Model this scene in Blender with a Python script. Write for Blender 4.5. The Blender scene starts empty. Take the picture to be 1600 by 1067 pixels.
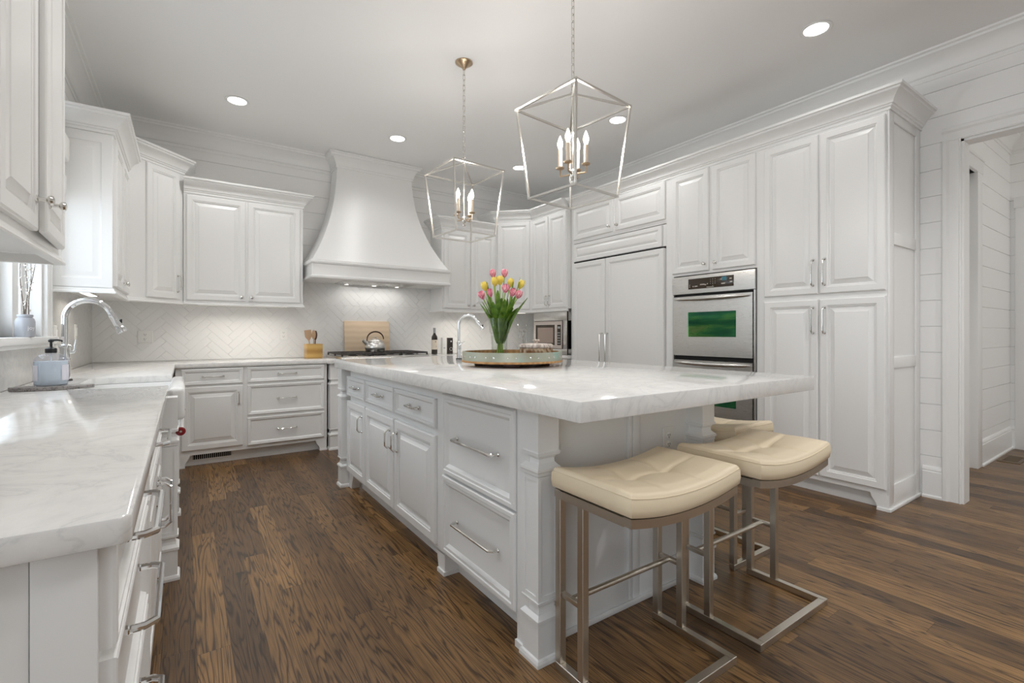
import bpy, bmesh, math, random
from mathutils import Matrix, Vector
R = math.radians
random.seed(7)
scn = bpy.context.scene
COL = scn.collection

# ------------------------------------------------------------------ camera, world, exposure
cam_d = bpy.data.cameras.new('camera')
cam = bpy.data.objects.new('camera', cam_d)
COL.objects.link(cam)
cam.location = (0, 0, 1.18)
cam.rotation_euler = (R(90), 0, -math.atan(513 / 745.6))
cam_d.sensor_width = 36
cam_d.lens = 745.6 / 1600 * 36
cam_d.shift_y = -13 / 1600
cam_d.clip_start = .02
scn.camera = cam

world = bpy.data.worlds.new('world')
scn.world = world
world.use_nodes = True
bg = world.node_tree.nodes['Background']
bg.inputs[0].default_value = (.86, .93, 1, 1)
bg.inputs[1].default_value = 1.0

vs = scn.view_settings
vs.view_transform = 'Standard'
vs.look = 'None'
vs.gamma = 1
vs.use_curve_mapping = False
vs.exposure = -.56


def area(name, loc, rot, sx, sy, power, color=(1, 1, 1)):
    d = bpy.data.lights.new(name, 'AREA')
    d.shape = 'RECTANGLE'
    d.size = sx
    d.size_y = sy
    d.energy = power
    d.color = color
    o = bpy.data.objects.new(name, d)
    o.location = loc
    o.rotation_euler = rot
    COL.objects.link(o)
    return o


# daylight entering by the sink window; unseen side lamp added as fill at the open left
area('daylight_window', (-.86, 3.33, 1.85), (0, R(-90), 0), 1.3, 1.25, 33, (.78, .89, 1))
area('added_fill_side', (-3.2, -1.4, 1.7), (0, R(-90), 0), 2.6, 4.2, 130, (.90, .955, 1))
area('daylight_hall', (5.9, -1.6, 1.9), (R(90), 0, 0), 1.6, 2.0, 30, (1, .98, .95))

# ------------------------------------------------------------------ materials


def mat(name, col, rough=.5, metal=0, **kw):
    m = bpy.data.materials.new(name)
    m.use_nodes = True
    b = m.node_tree.nodes['Principled BSDF']
    b.inputs['Base Color'].default_value = (*col, 1)
    b.inputs['Roughness'].default_value = rough
    b.inputs['Metallic'].default_value = metal
    for k, v in kw.items():
        k = k.replace('_', ' ')
        b.inputs[k].default_value = v
    return m


def nodes(m):
    return m.node_tree.nodes, m.node_tree.links, m.node_tree.nodes['Principled BSDF']


def N(m, t, **kw):
    n = m.node_tree.nodes.new(t)
    for k, v in kw.items():
        setattr(n, k, v)
    return n


def L(m, a, b):
    m.node_tree.links.new(a, b)


def objco(m, scale=(1, 1, 1), kind='Object'):
    tc = N(m, 'ShaderNodeTexCoord')
    mp = N(m, 'ShaderNodeMapping')
    mp.inputs['Scale'].default_value = scale
    L(m, tc.outputs[kind], mp.inputs[0])
    return mp.outputs[0]


def ramp(m, fac, stops):
    r = N(m, 'ShaderNodeValToRGB')
    el = r.color_ramp.elements
    el[0].position, el[0].color = stops[0][0], (*stops[0][1], 1)
    el[1].position, el[1].color = stops[-1][0], (*stops[-1][1], 1)
    for p, c in stops[1:-1]:
        e = el.new(p)
        e.color = (*c, 1)
    L(m, fac, r.inputs[0])
    return r.outputs[0]


def paint(name, col, rough=.35, bump=.02):
    m = mat(name, col, rough)
    b = nodes(m)[2]
    n = N(m, 'ShaderNodeTexNoise')
    n.inputs['Scale'].default_value = 60
    n.inputs['Detail'].default_value = 3
    L(m, objco(m), n.inputs['Vector'])
    bp = N(m, 'ShaderNodeBump')
    bp.inputs['Strength'].default_value = bump
    bp.inputs['Distance'].default_value = .002
    L(m, n.outputs[0], bp.inputs['Height'])
    L(m, bp.outputs[0], b.inputs['Normal'])
    return m


CAB = paint('white_cabinet_paint', (.83, .83, .82), .32)
ISL = paint('grey_island_paint', (.785, .795, .795), .33)
TRIM = paint('white_trim_paint', (.83, .83, .82), .35)
WALL = paint('white_shiplap_paint', (.85, .848, .84), .42)
CEIL = paint('white_ceiling_paint', (.895, .895, .89), .7, .05)
TILE = mat('white_glazed_tile', (.80, .80, .79), .12)
GROUT = mat('white_grout', (.79, .79, .78), .7)
CHROME = mat('polished_chrome', (.80, .81, .82), .06, 1)
NICKEL = mat('polished_nickel', (.74, .73, .70), .14, 1)
SILVER = mat('silver_leaf', (.74, .72, .68), .26, 1)
BRASS = mat('aged_brass', (.55, .42, .29), .3, 1)
CANDLE = mat('ivory_candle_sleeve', (.85, .72, .58), .5)
BLACK = mat('black_plastic', (.012, .012, .014), .3)
DARK = mat('dark_gap', (.01, .01, .01), .8)
IRON = mat('cast_iron', (.05, .045, .042), .5)
CERAM = mat('white_fireclay', (.84, .84, .83), .1)
PLATE = mat('white_plastic_plate', (.80, .80, .78), .3)
CREAM = mat('cream_leather', (.83, .71, .52), .40)
RED = mat('red_enamel', (.22, .008, .012), .2)
GREYJ = mat('grey_glazed_stoneware', (.36, .37, .40), .3)
TWIG = mat('brown_twig', (.09, .06, .045), .7)
BUD = mat('pale_bud', (.62, .58, .52), .7)
PINK = mat('pink_petal', (.72, .22, .26), .5)
YELL = mat('yellow_petal', (.80, .62, .10), .5)
LEAF = mat('green_tulip_leaf', (.10, .22, .02), .42)
STEM = mat('pale_green_stem', (.30, .45, .09), .45)
WOODL = mat('pale_maple', (.72, .55, .38), .5)
WOODS = mat('olive_wood_spoon', (.50, .33, .20), .5)
WINE = mat('dark_wine_glass', (.02, .014, .01), .08)
LABEL = mat('cream_paper_label', (.70, .62, .52), .6)
FABRIC = mat('white_shade_fabric', (.80, .80, .78), .8)
SIDING = mat('blue_grey_siding', (.22, .30, .36), .6)
OVENGL = mat('green_oven_glass_painted_reflection', (.03, .13, .055), .06, .72)
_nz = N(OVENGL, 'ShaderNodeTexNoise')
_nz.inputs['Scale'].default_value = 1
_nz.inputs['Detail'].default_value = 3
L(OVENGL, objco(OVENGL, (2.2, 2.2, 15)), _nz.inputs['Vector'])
L(OVENGL, ramp(OVENGL, _nz.outputs[0], [(.32, (.012, .075, .06)), (.5, (.03, .17, .07)), (.62, (.09, .27, .07)), (.75, (.25, .34, .14))]), nodes(OVENGL)[2].inputs['Base Color'])  # green bands painted in place of a reflected window and greenery
MWGL = mat('bronze_microwave_glass', (.30, .24, .21), .12, .75)
PANEL = mat('brown_black_control_glass', (.035, .022, .012), .15)
PRINT = mat('pale_print', (.62, .58, .50), .5)
PANELT = mat('teal_display', (.03, .20, .26), .3)
RUBBER = mat('clear_vinyl_grey', (.35, .36, .37), .4)


def emit(name, col, s):
    m = mat(name, (.9, .9, .9), .4)
    b = nodes(m)[2]
    b.inputs['Emission Color'].default_value = (*col, 1)
    b.inputs['Emission Strength'].default_value = s
    return m


BULB = emit('lit_candle_bulb', (1, .86, .68), 30)
LENS = emit('lit_downlight_lens', (1, .97, .92), 14)
STRIP = emit('lit_cabinet_strip', (1, .95, .86), 3)


def glass(name, col=(1, 1, 1), rough=0.0, ior=1.45):
    m = mat(name, col, rough)
    b = nodes(m)[2]
    b.inputs['Transmission Weight'].default_value = 1
    b.inputs['IOR'].default_value = ior
    return m




def thin(name, tint=(1, 1, 1), ior=1.35, rough=0):
    """thin clear sheet: transmits straight through and reflects by Fresnel"""
    m = bpy.data.materials.new(name)
    m.use_nodes = True
    n_, l_ = m.node_tree.nodes, m.node_tree.links
    n_.remove(n_['Principled BSDF'])
    tr, gl, mx, fr = n_.new('ShaderNodeBsdfTransparent'), n_.new('ShaderNodeBsdfGlossy'), n_.new('ShaderNodeMixShader'), n_.new('ShaderNodeLayerWeight')
    pw, ma = n_.new('ShaderNodeMath'), n_.new('ShaderNodeMath')
    tr.inputs[0].default_value = (*tint, 1)
    gl.inputs['Roughness'].default_value = rough
    pw.operation, ma.operation = 'POWER', 'MULTIPLY_ADD'
    pw.inputs[1].default_value = 4
    ma.inputs[1].default_value = .7
    ma.inputs[2].default_value = ((ior - 1) / (ior + 1)) ** 2
    l_.new(fr.outputs['Facing'], pw.inputs[0])
    l_.new(pw.outputs[0], ma.inputs[0])
    l_.new(ma.outputs[0], mx.inputs[0])
    l_.new(tr.outputs[0], mx.inputs[1])
    l_.new(gl.outputs[0], mx.inputs[2])
    l_.new(mx.outputs[0], n_['Material Output'].inputs[0])
    return m


PANE = thin('window_pane_glass')
GLASS = thin('clear_vase_glass', (.965, .975, .97), 1.45)
VWATER = thin('vase_water', (.95, .97, .94), 1.15)
SOAPG = thin('clear_soap_plastic', (.93, .94, .98), 1.4, .05)
SOAP = mat('pale_blue_soap', (.70, .79, .84), .15)

# brushed stainless
STEEL = mat('brushed_stainless', (.66, .65, .63), .27, 1)
b = nodes(STEEL)[2]
n = N(STEEL, 'ShaderNodeTexNoise')
n.inputs['Scale'].default_value = 30
n.inputs['Detail'].default_value = 4
L(STEEL, objco(STEEL, (.4, .4, 26)), n.inputs['Vector'])
mr = N(STEEL, 'ShaderNodeMapRange')
mr.inputs['To Min'].default_value = .25
mr.inputs['To Max'].default_value = .31
L(STEEL, n.outputs[0], mr.inputs[0])
L(STEEL, mr.outputs[0], b.inputs['Roughness'])
b.inputs['Anisotropic'].default_value = .5
# brushed stool metal
BRUSH = mat('brushed_nickel_frame', (.62, .58, .515), .32, 1)


def marble(name, base, vein, rough, scale=1.0, amt=1.0):
    m = mat(name, base, rough)
    b = nodes(m)[2]
    co = objco(m, (scale, scale, scale))
    w = N(m, 'ShaderNodeTexNoise')
    w.inputs['Scale'].default_value = 3.2
    w.inputs['Detail'].default_value = 8
    w.inputs['Roughness'].default_value = .62
    w.inputs['Distortion'].default_value = 1.6
    L(m, co, w.inputs['Vector'])
    s = N(m, 'ShaderNodeMath', operation='SUBTRACT')
    s.inputs[1].default_value = .5
    L(m, w.outputs[0], s.inputs[0])
    a = N(m, 'ShaderNodeMath', operation='ABSOLUTE')
    L(m, s.outputs[0], a.inputs[0])
    mid = tuple(x * .965 for x in base)
    v2 = tuple(base[i] + (vein[i] - base[i]) * amt for i in range(3))
    c1 = ramp(m, a.outputs[0], [(0, v2), (.03, mid), (.12, base), (1, base)])
    w2 = N(m, 'ShaderNodeTexNoise')
    w2.inputs['Scale'].default_value = 14
    w2.inputs['Detail'].default_value = 6
    w2.inputs['Roughness'].default_value = .7
    L(m, co, w2.inputs['Vector'])
    c2 = ramp(m, w2.outputs[0], [(.30, (.945, .95, .955)), (.6, (1, 1, 1))])
    mx = N(m, 'ShaderNodeMix', data_type='RGBA', blend_type='MULTIPLY')
    mx.inputs[0].default_value = 1
    L(m, c1, mx.inputs[6])
    L(m, c2, mx.inputs[7])
    L(m, mx.outputs[2], b.inputs['Base Color'])
    return m


SLAB = marble('white_quartzite', (.82, .81, .79), (.715, .712, .70), .09, 1.5)
SPLASH = marble('grey_marble_splash', (.60, .59, .57), (.52, .525, .53), .18, 2.0)
TRIVET = marble('grey_granite', (.30, .28, .27), (.03, .03, .03), .4, 9, 1)

# stained oak planks along Y
FLOOR = mat('dark_stained_oak', (.1, .06, .03), .34)
b = nodes(FLOOR)[2]
tc = N(FLOOR, 'ShaderNodeTexCoord')
sep = N(FLOOR, 'ShaderNodeSeparateXYZ')
L(FLOOR, tc.outputs['Object'], sep.inputs[0])
PW, PL = .108, 1.25


def M1(m, op, a, b=None, c=None):
    n = N(m, 'ShaderNodeMath', operation=op)
    for i, v in enumerate((a, b, c)):
        if v is None:
            continue
        if isinstance(v, (int, float)):
            n.inputs[i].default_value = v
        else:
            L(m, v, n.inputs[i])
    return n.outputs[0]


F = FLOOR
xr = M1(F, 'DIVIDE', sep.outputs[0], PW)
xi = M1(F, 'FLOOR', xr)
xf = M1(F, 'FRACT', xr)
wn1 = N(F, 'ShaderNodeTexWhiteNoise', noise_dimensions='1D')
L(F, xi, wn1.inputs['W'])
yr = M1(F, 'ADD', M1(F, 'DIVIDE', sep.outputs[1], PL), M1(F, 'MULTIPLY', wn1.outputs[0], 7.3))
yi = M1(F, 'FLOOR', yr)
yf = M1(F, 'FRACT', yr)
cmb = N(F, 'ShaderNodeCombineXYZ')
L(F, xi, cmb.inputs[0])
L(F, yi, cmb.inputs[1])
wn2 = N(F, 'ShaderNodeTexWhiteNoise', noise_dimensions='2D')
L(F, cmb.outputs[0], wn2.inputs['Vector'])
rnd = wn2.outputs[0]
# stretched coordinates
gx = N(F, 'ShaderNodeCombineXYZ')
L(F, M1(F, 'MULTIPLY', sep.outputs[0], 10), gx.inputs[0])
L(F, M1(F, 'MULTIPLY', sep.outputs[1], .62), gx.inputs[1])
nz = N(F, 'ShaderNodeTexNoise', noise_dimensions='4D')
nz.inputs['Scale'].default_value = 1.0
nz.inputs['Detail'].default_value = 3.0
nz.inputs['Roughness'].default_value = .5
nz.inputs['Distortion'].default_value = .35
L(F, gx.outputs[0], nz.inputs['Vector'])
L(F, M1(F, 'MULTIPLY', rnd, 40), nz.inputs['W'])
rings = M1(F, 'FRACT', M1(F, 'MULTIPLY', nz.outputs[0], 22))
ringc = ramp(F, rings, [(0, (.10, .085, .08)), (.10, (.24, .21, .20)), (.26, (.95, .95, .95)), (.5, (1.0, 1.0, 1.0)), (.86, (.80, .78, .76)), (1, (.22, .20, .18))])
# fine pores
gp = N(F, 'ShaderNodeCombineXYZ')
L(F, M1(F, 'MULTIPLY', sep.outputs[0], 190), gp.inputs[0])
L(F, M1(F, 'MULTIPLY', sep.outputs[1], 7), gp.inputs[1])
np_ = N(F, 'ShaderNodeTexNoise', noise_dimensions='4D')
np_.inputs['Scale'].default_value = 1
np_.inputs['Detail'].default_value = 3
L(F, gp.outputs[0], np_.inputs['Vector'])
L(F, M1(F, 'MULTIPLY', rnd, 30), np_.inputs['W'])
porec = ramp(F, np_.outputs[0], [(.36, (.5, .5, .5)), (.56, (1, 1, 1))])
# blotch
nb = N(F, 'ShaderNodeTexNoise')
nb.inputs['Scale'].default_value = 2.4
nb.inputs['Detail'].default_value = 3
L(F, tc.outputs['Object'], nb.inputs['Vector'])
blot = ramp(F, nb.outputs[0], [(.3, (.72, .72, .74)), (.7, (1.0, 1.0, 1.0))])
basec = ramp(F, rnd, [(0, (.115, .060, .022)), (.3, (.20, .106, .038)), (.7, (.275, .149, .054)), (1, (.37, .205, .076))])


def mul(m, a, b_, f=1.0):
    mx = N(m, 'ShaderNodeMix', data_type='RGBA', blend_type='MULTIPLY')
    mx.inputs[0].default_value = f
    L(m, a, mx.inputs[6])
    L(m, b_, mx.inputs[7])
    return mx.outputs[2]


edge = M1(F, 'MINIMUM', M1(F, 'MULTIPLY', M1(F, 'MINIMUM', xf, M1(F, 'SUBTRACT', 1, xf)), PW),
          M1(F, 'MULTIPLY', M1(F, 'MINIMUM', yf, M1(F, 'SUBTRACT', 1, yf)), PL))
edgec = ramp(F, M1(F, 'MULTIPLY', edge, 400), [(0, (.35, .35, .35)), (.6, (1, 1, 1))])
fc = mul(F, mul(F, mul(F, mul(F, basec, ringc, .88), porec, .8), blot), edgec)
L(F, fc, b.inputs['Base Color'])
rr = N(F, 'ShaderNodeMapRange')
rr.inputs['To Min'].default_value = .26
rr.inputs['To Max'].default_value = .44
L(F, np_.outputs[0], rr.inputs[0])
L(F, rr.outputs[0], b.inputs['Roughness'])
bp = N(F, 'ShaderNodeBump')
bp.inputs['Strength'].default_value = .12
bp.inputs['Distance'].default_value = .002
L(F, porec, bp.inputs['Height'])
L(F, bp.outputs[0], b.inputs['Normal'])


def stripes(name, c1, c2, scale, rough=.5, axis='X', dist=2.0, metal=0):
    m = mat(name, c1, rough, metal)
    w = N(m, 'ShaderNodeTexWave', bands_direction=axis)
    w.inputs['Scale'].default_value = scale
    w.inputs['Distortion'].default_value = dist
    w.inputs['Detail'].default_value = 3
    w.inputs['Detail Scale'].default_value = 1.5
    L(m, objco(m), w.inputs['Vector'])
    L(m, ramp(m, w.outputs[1], [(0, c1), (1, c2)]), nodes(m)[2].inputs['Base Color'])
    return m


BLOCK = stripes('honey_acacia', (.40, .22, .055), (.60, .38, .12), 3.2, .4, 'Z', .6)
BOARD = stripes('maple_board', (.70, .54, .37), (.76, .60, .43), 5, .5, 'Z', 2)
TRAYW = stripes('warm_tray_wood', (.38, .20, .07), (.50, .28, .11), 9, .5, 'X', 3)
DARKW = mat('dark_red_wood', (.06, .022, .01), .4)
# galvanised band with a greenish patina
GALV = mat('patinated_galvanised_band', (.42, .45, .38), .42, .7)
n = N(GALV, 'ShaderNodeTexNoise')
n.inputs['Scale'].default_value = 9
n.inputs['Detail'].default_value = 5
L(GALV, objco(GALV), n.inputs['Vector'])
L(GALV, ramp(GALV, n.outputs[0], [(.3, (.44, .42, .32)), (.55, (.46, .50, .42)), (.75, (.38, .58, .50))]), nodes(GALV)[2].inputs['Base Color'])

# ------------------------------------------------------------------ mesh builder
OFF = {}


class MB:
    def __init__(s):
        s.v = []
        s.f = []
        s.T = None

    def add(s, vs, fs):
        o = len(s.v)
        if s.T is not None:
            vs = [tuple(s.T @ Vector(p)) for p in vs]
        s.v += [tuple(p) for p in vs]
        s.f += [tuple(i + o for i in f) for f in fs]
        return s

    def box(s, x0, x1, y0, y1, z0, z1):
        vs = [(x, y, z) for z in (z0, z1) for y in (y0, y1) for x in (x0, x1)]
        return s.add(vs, [(0, 2, 3, 1), (4, 5, 7, 6), (0, 1, 5, 4), (2, 6, 7, 3), (0, 4, 6, 2), (1, 3, 7, 5)])

    def ring(s, w, h, prof, x=0, z=0, y=0):
        """door/drawer front: concentric rectangles (inset, out) facing -y, plus back"""
        vs, fs = [], []
        for d, p in prof:
            vs += [(x + d, y - p, z + d), (x + w - d, y - p, z + d), (x + w - d, y - p, z + h - d), (x + d, y - p, z + h - d)]
        k = len(prof)
        for i in range(k - 1):
            for j in range(4):
                a, b_ = i * 4 + j, i * 4 + (j + 1) % 4
                fs.append((a, b_, b_ + 4, a + 4))
        fs.append((0, 3, 2, 1))
        e = (k - 1) * 4
        fs.append((e, e + 1, e + 2, e + 3))
        return s.add(vs, fs)

    def tube(s, pts, r, n=8, closed=False, caps=True):
        P = [Vector(p) for p in pts]
        m = len(P)
        rs = r if isinstance(r, (list, tuple)) else [r] * m
        vs, fs = [], []
        up = None
        for i in range(m):
            if closed:
                t = (P[(i + 1) % m] - P[i - 1]).normalized()
            elif i == 0:
                t = (P[1] - P[0]).normalized()
            elif i == m - 1:
                t = (P[-1] - P[-2]).normalized()
            else:
                t = ((P[i + 1] - P[i]).normalized() + (P[i] - P[i - 1]).normalized())
                t = t.normalized() if t.length > 1e-6 else (P[i + 1] - P[i]).normalized()
            if up is None:
                ref = Vector((0, 0, 1)) if abs(t.z) < .9 else Vector((1, 0, 0))
                up = (ref - t * ref.dot(t)).normalized()
            else:
                up = (up - t * up.dot(t)).normalized()
            sd = t.cross(up)
            # widen at bends so the section keeps its width
            for k in range(n):
                a = 2 * math.pi * (k + .5) / n
                vs.append(P[i] + (up * math.cos(a) + sd * math.sin(a)) * rs[i])
        q = m if closed else m - 1
        for i in range(q):
            for k in range(n):
                a, b_ = i * n + k, i * n + (k + 1) % n
                c, d = ((i + 1) % m) * n + (k + 1) % n, ((i + 1) % m) * n + k
                fs.append((a, b_, c, d))
        if caps and not closed:
            fs.append(tuple(range(n - 1, -1, -1)))
            fs.append(tuple(range((m - 1) * n, m * n)))
        return s.add(vs, fs)

    def lathe(s, prof, n=24, c=(0, 0, 0), axis='z', sy=1.0):
        vs, fs = [], []
        for r, z in prof:
            for k in range(n):
                a = 2 * math.pi * k / n
                x, y = r * math.cos(a), r * math.sin(a) * sy
                if axis == 'z':
                    vs.append((c[0] + x, c[1] + y, c[2] + z))
                elif axis == 'y':
                    vs.append((c[0] + x, c[1] - z, c[2] + y))
                else:
                    vs.append((c[0] + z, c[1] + x, c[2] + y))
        m = len(prof)
        for i in range(m - 1):
            for k in range(n):
                fs.append((i * n + k, i * n + (k + 1) % n, (i + 1) * n + (k + 1) % n, (i + 1) * n + k))
        if prof[0][0] > 1e-6:
            fs.append(tuple(range(n - 1, -1, -1)))
        if prof[-1][0] > 1e-6:
            fs.append(tuple(range((m - 1) * n, m * n)))
        return s.add(vs, fs)

    def extrude(s, poly, vec):
        k = len(poly)
        v2 = [(p[0] + vec[0], p[1] + vec[1], p[2] + vec[2]) for p in poly]
        fs = [tuple(range(k)), tuple(range(2 * k - 1, k - 1, -1))]
        for i in range(k):
            fs.append((i, (i + 1) % k, k + (i + 1) % k, k + i))
        return s.add(list(poly) + v2, fs)

    def sweep(s, prof, path, closed=False):
        """closed profile (out, z) along a plan path; out is to the right of travel"""
        P = [Vector((p[0], p[1])) for p in path]
        m, k = len(P), len(prof)
        vs, fs = [], []
        for i in range(m):
            def nrm(a, b_):
                d = (b_ - a).normalized()
                return Vector((d.y, -d.x))
            if closed:
                n1, n2 = nrm(P[i - 1], P[i]), nrm(P[i], P[(i + 1) % m])
            else:
                n1 = nrm(P[i - 1], P[i]) if i > 0 else nrm(P[0], P[1])
                n2 = nrm(P[i], P[i + 1]) if i < m - 1 else n1
            mt = (n1 + n2)
            mt = mt / max(.2, (1 + n1.dot(n2)))
            for o, z in prof:
                vs.append((P[i].x + mt.x * o, P[i].y + mt.y * o, z))
        q = m if closed else m - 1
        for i in range(q):
            for j in range(k):
                a, b_ = i * k + j, i * k + (j + 1) % k
                c, d = ((i + 1) % m) * k + (j + 1) % k, ((i + 1) % m) * k + j
                fs.append((a, b_, c, d))
        if not closed:
            fs.append(tuple(range(k)))
            fs.append(tuple(range(m * k - 1, (m - 1) * k - 1, -1)))
        return s.add(vs, fs)


def build(mb, name, m, parent=None, smooth=35, bevel=0, seg=2, base=False, recalc=True):
    vs = mb.v
    lo = [min(p[i] for p in vs) for i in range(3)]
    hi = [max(p[i] for p in vs) for i in range(3)]
    c = Vector(((lo[0] + hi[0]) / 2, (lo[1] + hi[1]) / 2, lo[2] if base else (lo[2] + hi[2]) / 2))
    me = bpy.data.meshes.new(name)
    me.from_pydata([(p[0] - c[0], p[1] - c[1], p[2] - c[2]) for p in vs], [], mb.f)
    bm = bmesh.new()
    bm.from_mesh(me)
    if recalc:
        bmesh.ops.recalc_face_normals(bm, faces=bm.faces)
    if bevel:
        ed = [e for e in bm.edges if len(e.link_faces) == 2 and e.calc_face_angle(0) > R(40)]
        bmesh.ops.bevel(bm, geom=ed, offset=bevel, segments=seg, affect='EDGES', profile=.5, clamp_overlap=True)
    bm.to_mesh(me)
    bm.free()
    me.polygons.foreach_set('use_smooth', [True] * len(me.polygons))
    me.set_sharp_from_angle(angle=R(smooth))
    me.materials.append(m)
    o = bpy.data.objects.new(name, me)
    COL.objects.link(o)
    o.location = c - OFF.get(parent.name, Vector()) if parent else c
    if parent:
        o.parent = parent
    OFF[o.name] = c
    return o


def tag(o, label, cat, group=None):
    o['label'] = label
    o['category'] = cat
    if group:
        o['group'] = group
    return o


def thing(name, label, cat, loc=(0, 0, 0), rotz=0, group=None):
    o = bpy.data.objects.new(name, None)
    o.empty_display_size = .1
    COL.objects.link(o)
    o.location = loc
    o.rotation_euler = (0, 0, R(rotz))
    OFF[o.name] = Vector()
    return tag(o, label, cat, group)


def struct(name, mb, m, parent=None, **k):
    o = build(mb, name, m, parent, **k)
    if parent is None:
        o['kind'] = 'structure'
    return o


def dup(root, loc, rotz=None, label=None):
    r = root.copy()
    COL.objects.link(r)
    r.location = loc
    if rotz is not None:
        r.rotation_euler = (0, 0, R(rotz))
    if label:
        r['label'] = label
    for ch in list(root.children):
        c = ch.copy()
        COL.objects.link(c)
        c.parent = r
        for g in list(ch.children):
            d = g.copy()
            COL.objects.link(d)
            d.parent = c
    return r


# ------------------------------------------------------------------ joinery parts
RAISED = [(0, 0), (0, .014), (.002, .018), (.007, .021), (.046, .021), (.049, .0165), (.056, .0150), (.060, .0065), (.067, .0055), (.070, .0085), (.094, .0175), (.097, .0205), (.1, .021)]
RAISED_S = [(0, 0), (0, .015), (.004, .020), (.040, .020), (.043, .0165), (.046, .0155), (.050, .010), (.055, .010), (.074, .0185), (.077, .0195)]
DRAWER = [(0, 0), (0, .016), (.002, .020), (.006, .022), (.012, .022), (.014, .0175), (.024, .0175), (.026, .0145), (.033, .0075), (.035, .0050)]
DRAWER_L = [(0, 0), (0, .017), (.005, .024), (.020, .024), (.024, .020), (.036, .020), (.040, .017), (.050, .009), (.056, .0075)]
FLATP = [(0, 0), (0, .006), (.003, .006), (.010, .001), (.014, 0.0005)]
CROWN = [(0, 0), (.010, 0), (.010, .018), (.018, .022), (.020, .032), (.028, .036), (.030, .046), (.038, .062), (.055, .084), (.074, .097), (.080, .100), (.082, .112), (.094, .116), (.096, .132), (0, .132)]
RAIL = [(-.012, 0), (.016, 0), (.018, .006), (.016, .012), (.008, .018), (.008, .024), (.003, .034), (-.012, .034)]


def lift(prof, z, k=1.0):
    return [(o * k, zz * k + z) for o, zz in prof]


def pull(parent, x, z, length, vertical=True, y=-.02, out=.034, r=.0048, m=NICKEL, name='handle', T=None):
    mb = MB()
    mb.T = T
    h = length / 2
    prof = [(-h, 0), (-h, -out * .62), (-h + .014, -out), (h - .014, -out), (h, -out * .62), (h, 0)]
    pts = [(x, y + o, z + t) if vertical else (x + t, y + o, z) for t, o in prof]
    mb.tube(pts, r * 1.15, 8)
    for t in (-h, h):
        c = (x, y, z + t) if vertical else (x + t, y, z)
        mb.lathe([(.0095, 0), (.0095, .004), (.006, .008)], 10, c, 'y')
    return build(mb, name, m, parent)


def knob(parent, x, z, y=-.02, m=NICKEL, k=1.0):
    mb = MB()
    mb.lathe([(.011 * k, 0), (.011 * k, .003), (.005 * k, .006), (.0045 * k, .016), (.012 * k, .020), (.0155 * k, .025), (.0145 * k, .030), (.008 * k, .033), (0.0001, .034)], 14, (x, y, z), 'y')
    return build(mb, 'knob', m, parent)


def door(t, x0, x1, z0, z1, prof=RAISED, name='door', m=CAB, T=None, y=0):
    mb = MB()
    mb.T = T
    mb.ring(x1 - x0, z1 - z0, prof, x0, z0, y)
    return build(mb, name, m, t, smooth=20)


def crown(t, path, z, k=1.0, m=CAB):
    mb = MB()
    mb.sweep(lift(CROWN, z, k), path)
    return build(mb, 'crown_moulding', m, t, smooth=25)


def rail(t, path, z, m=CAB):
    mb = MB()
    mb.sweep(lift(RAIL, z), path)
    return build(mb, 'light_rail', m, t, smooth=25)

# ------------------------------------------------------------------ the setting
CZ = 3.18                      # ceiling
XL, XR, YB = -.70, 4.43, 5.70  # wall faces
YF = -3.5
try:
    scn.cycles.use_denoising = True
    scn.cycles.max_bounces = 12
    scn.cycles.diffuse_bounces = 8
    scn.cycles.sample_clamp_indirect = 6
    scn.cycles.caustics_reflective = False
    scn.cycles.caustics_refractive = False
except Exception:
    pass

mb = MB()
mb.box(-3.0, 7.4, YF, 5.9, -.10, 0)
fl = struct('floor', mb, FLOOR)
mb = MB()
mb.box(-3.0, 7.4, YF, 5.9, CZ, CZ + .1)
struct('ceiling', mb, CEIL)

GR = [.297 + .1865 * k for k in range(16)]


def boards(mb, a0, a1, z0, z1, face, back, axis, sgn):
    """shiplap: boards with a small groove, running along axis; face is the coordinate of the board face"""
    zs = [z for z in GR if z0 + .02 < z < z1 - .02]
    prof = [(face, z0)]
    for z in zs:
        prof += [(face, z - .0026), (face - sgn * .009, z - .0014), (face - sgn * .009, z + .0014), (face, z + .0026)]
    prof += [(face, z1), (back, z1), (back, z0)]
    if axis == 'y':
        mb.extrude([(p, a0, z) for p, z in prof], (0, a1 - a0, 0))
    else:
        mb.extrude([(a0, p, z) for p, z in prof], (a1 - a0, 0, 0))


# back wall
mb = MB()
boards(mb, XL - .12, XR + .12, 0, CZ, YB, YB + .12, 'x', -1)
wall_back = struct('wall_back', mb, WALL)
# left wall with the sink window (opening y 2.74..3.97, z 1.16..2.55)
WY0, WY1, WZ0, WZ1 = 2.70, 3.97, 1.16, 2.55
mb = MB()
boards(mb, .45, WY0, 0, CZ, XL, XL - .14, 'y', 1)
boards(mb, WY1, YB, 0, CZ, XL, XL - .14, 'y', 1)
boards(mb, WY0, WY1, 0, WZ0, XL, XL - .14, 'y', 1)
boards(mb, WY0, WY1, WZ1, CZ, XL, XL - .14, 'y', 1)
struct('wall_left', mb, WALL)
# right wall with the cased opening (y -.25..0.957, z 0..2.54)
DY0, DY1, DZ = -.35, .957, 2.52
mb = MB()
boards(mb, YF, DY0, 0, CZ, XR, XR + .12, 'y', -1)
boards(mb, DY1, YB, 0, CZ, XR, XR + .12, 'y', -1)
boards(mb, DY0, DY1, DZ, CZ, XR, XR + .12, 'y', -1)
struct('wall_right', mb, WALL)
# wall behind the camera
mb = MB()
boards(mb, -3.0, 7.4, 0, CZ, YF, YF - .12, 'x', 1)
struct('wall_front', mb, WALL)
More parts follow.
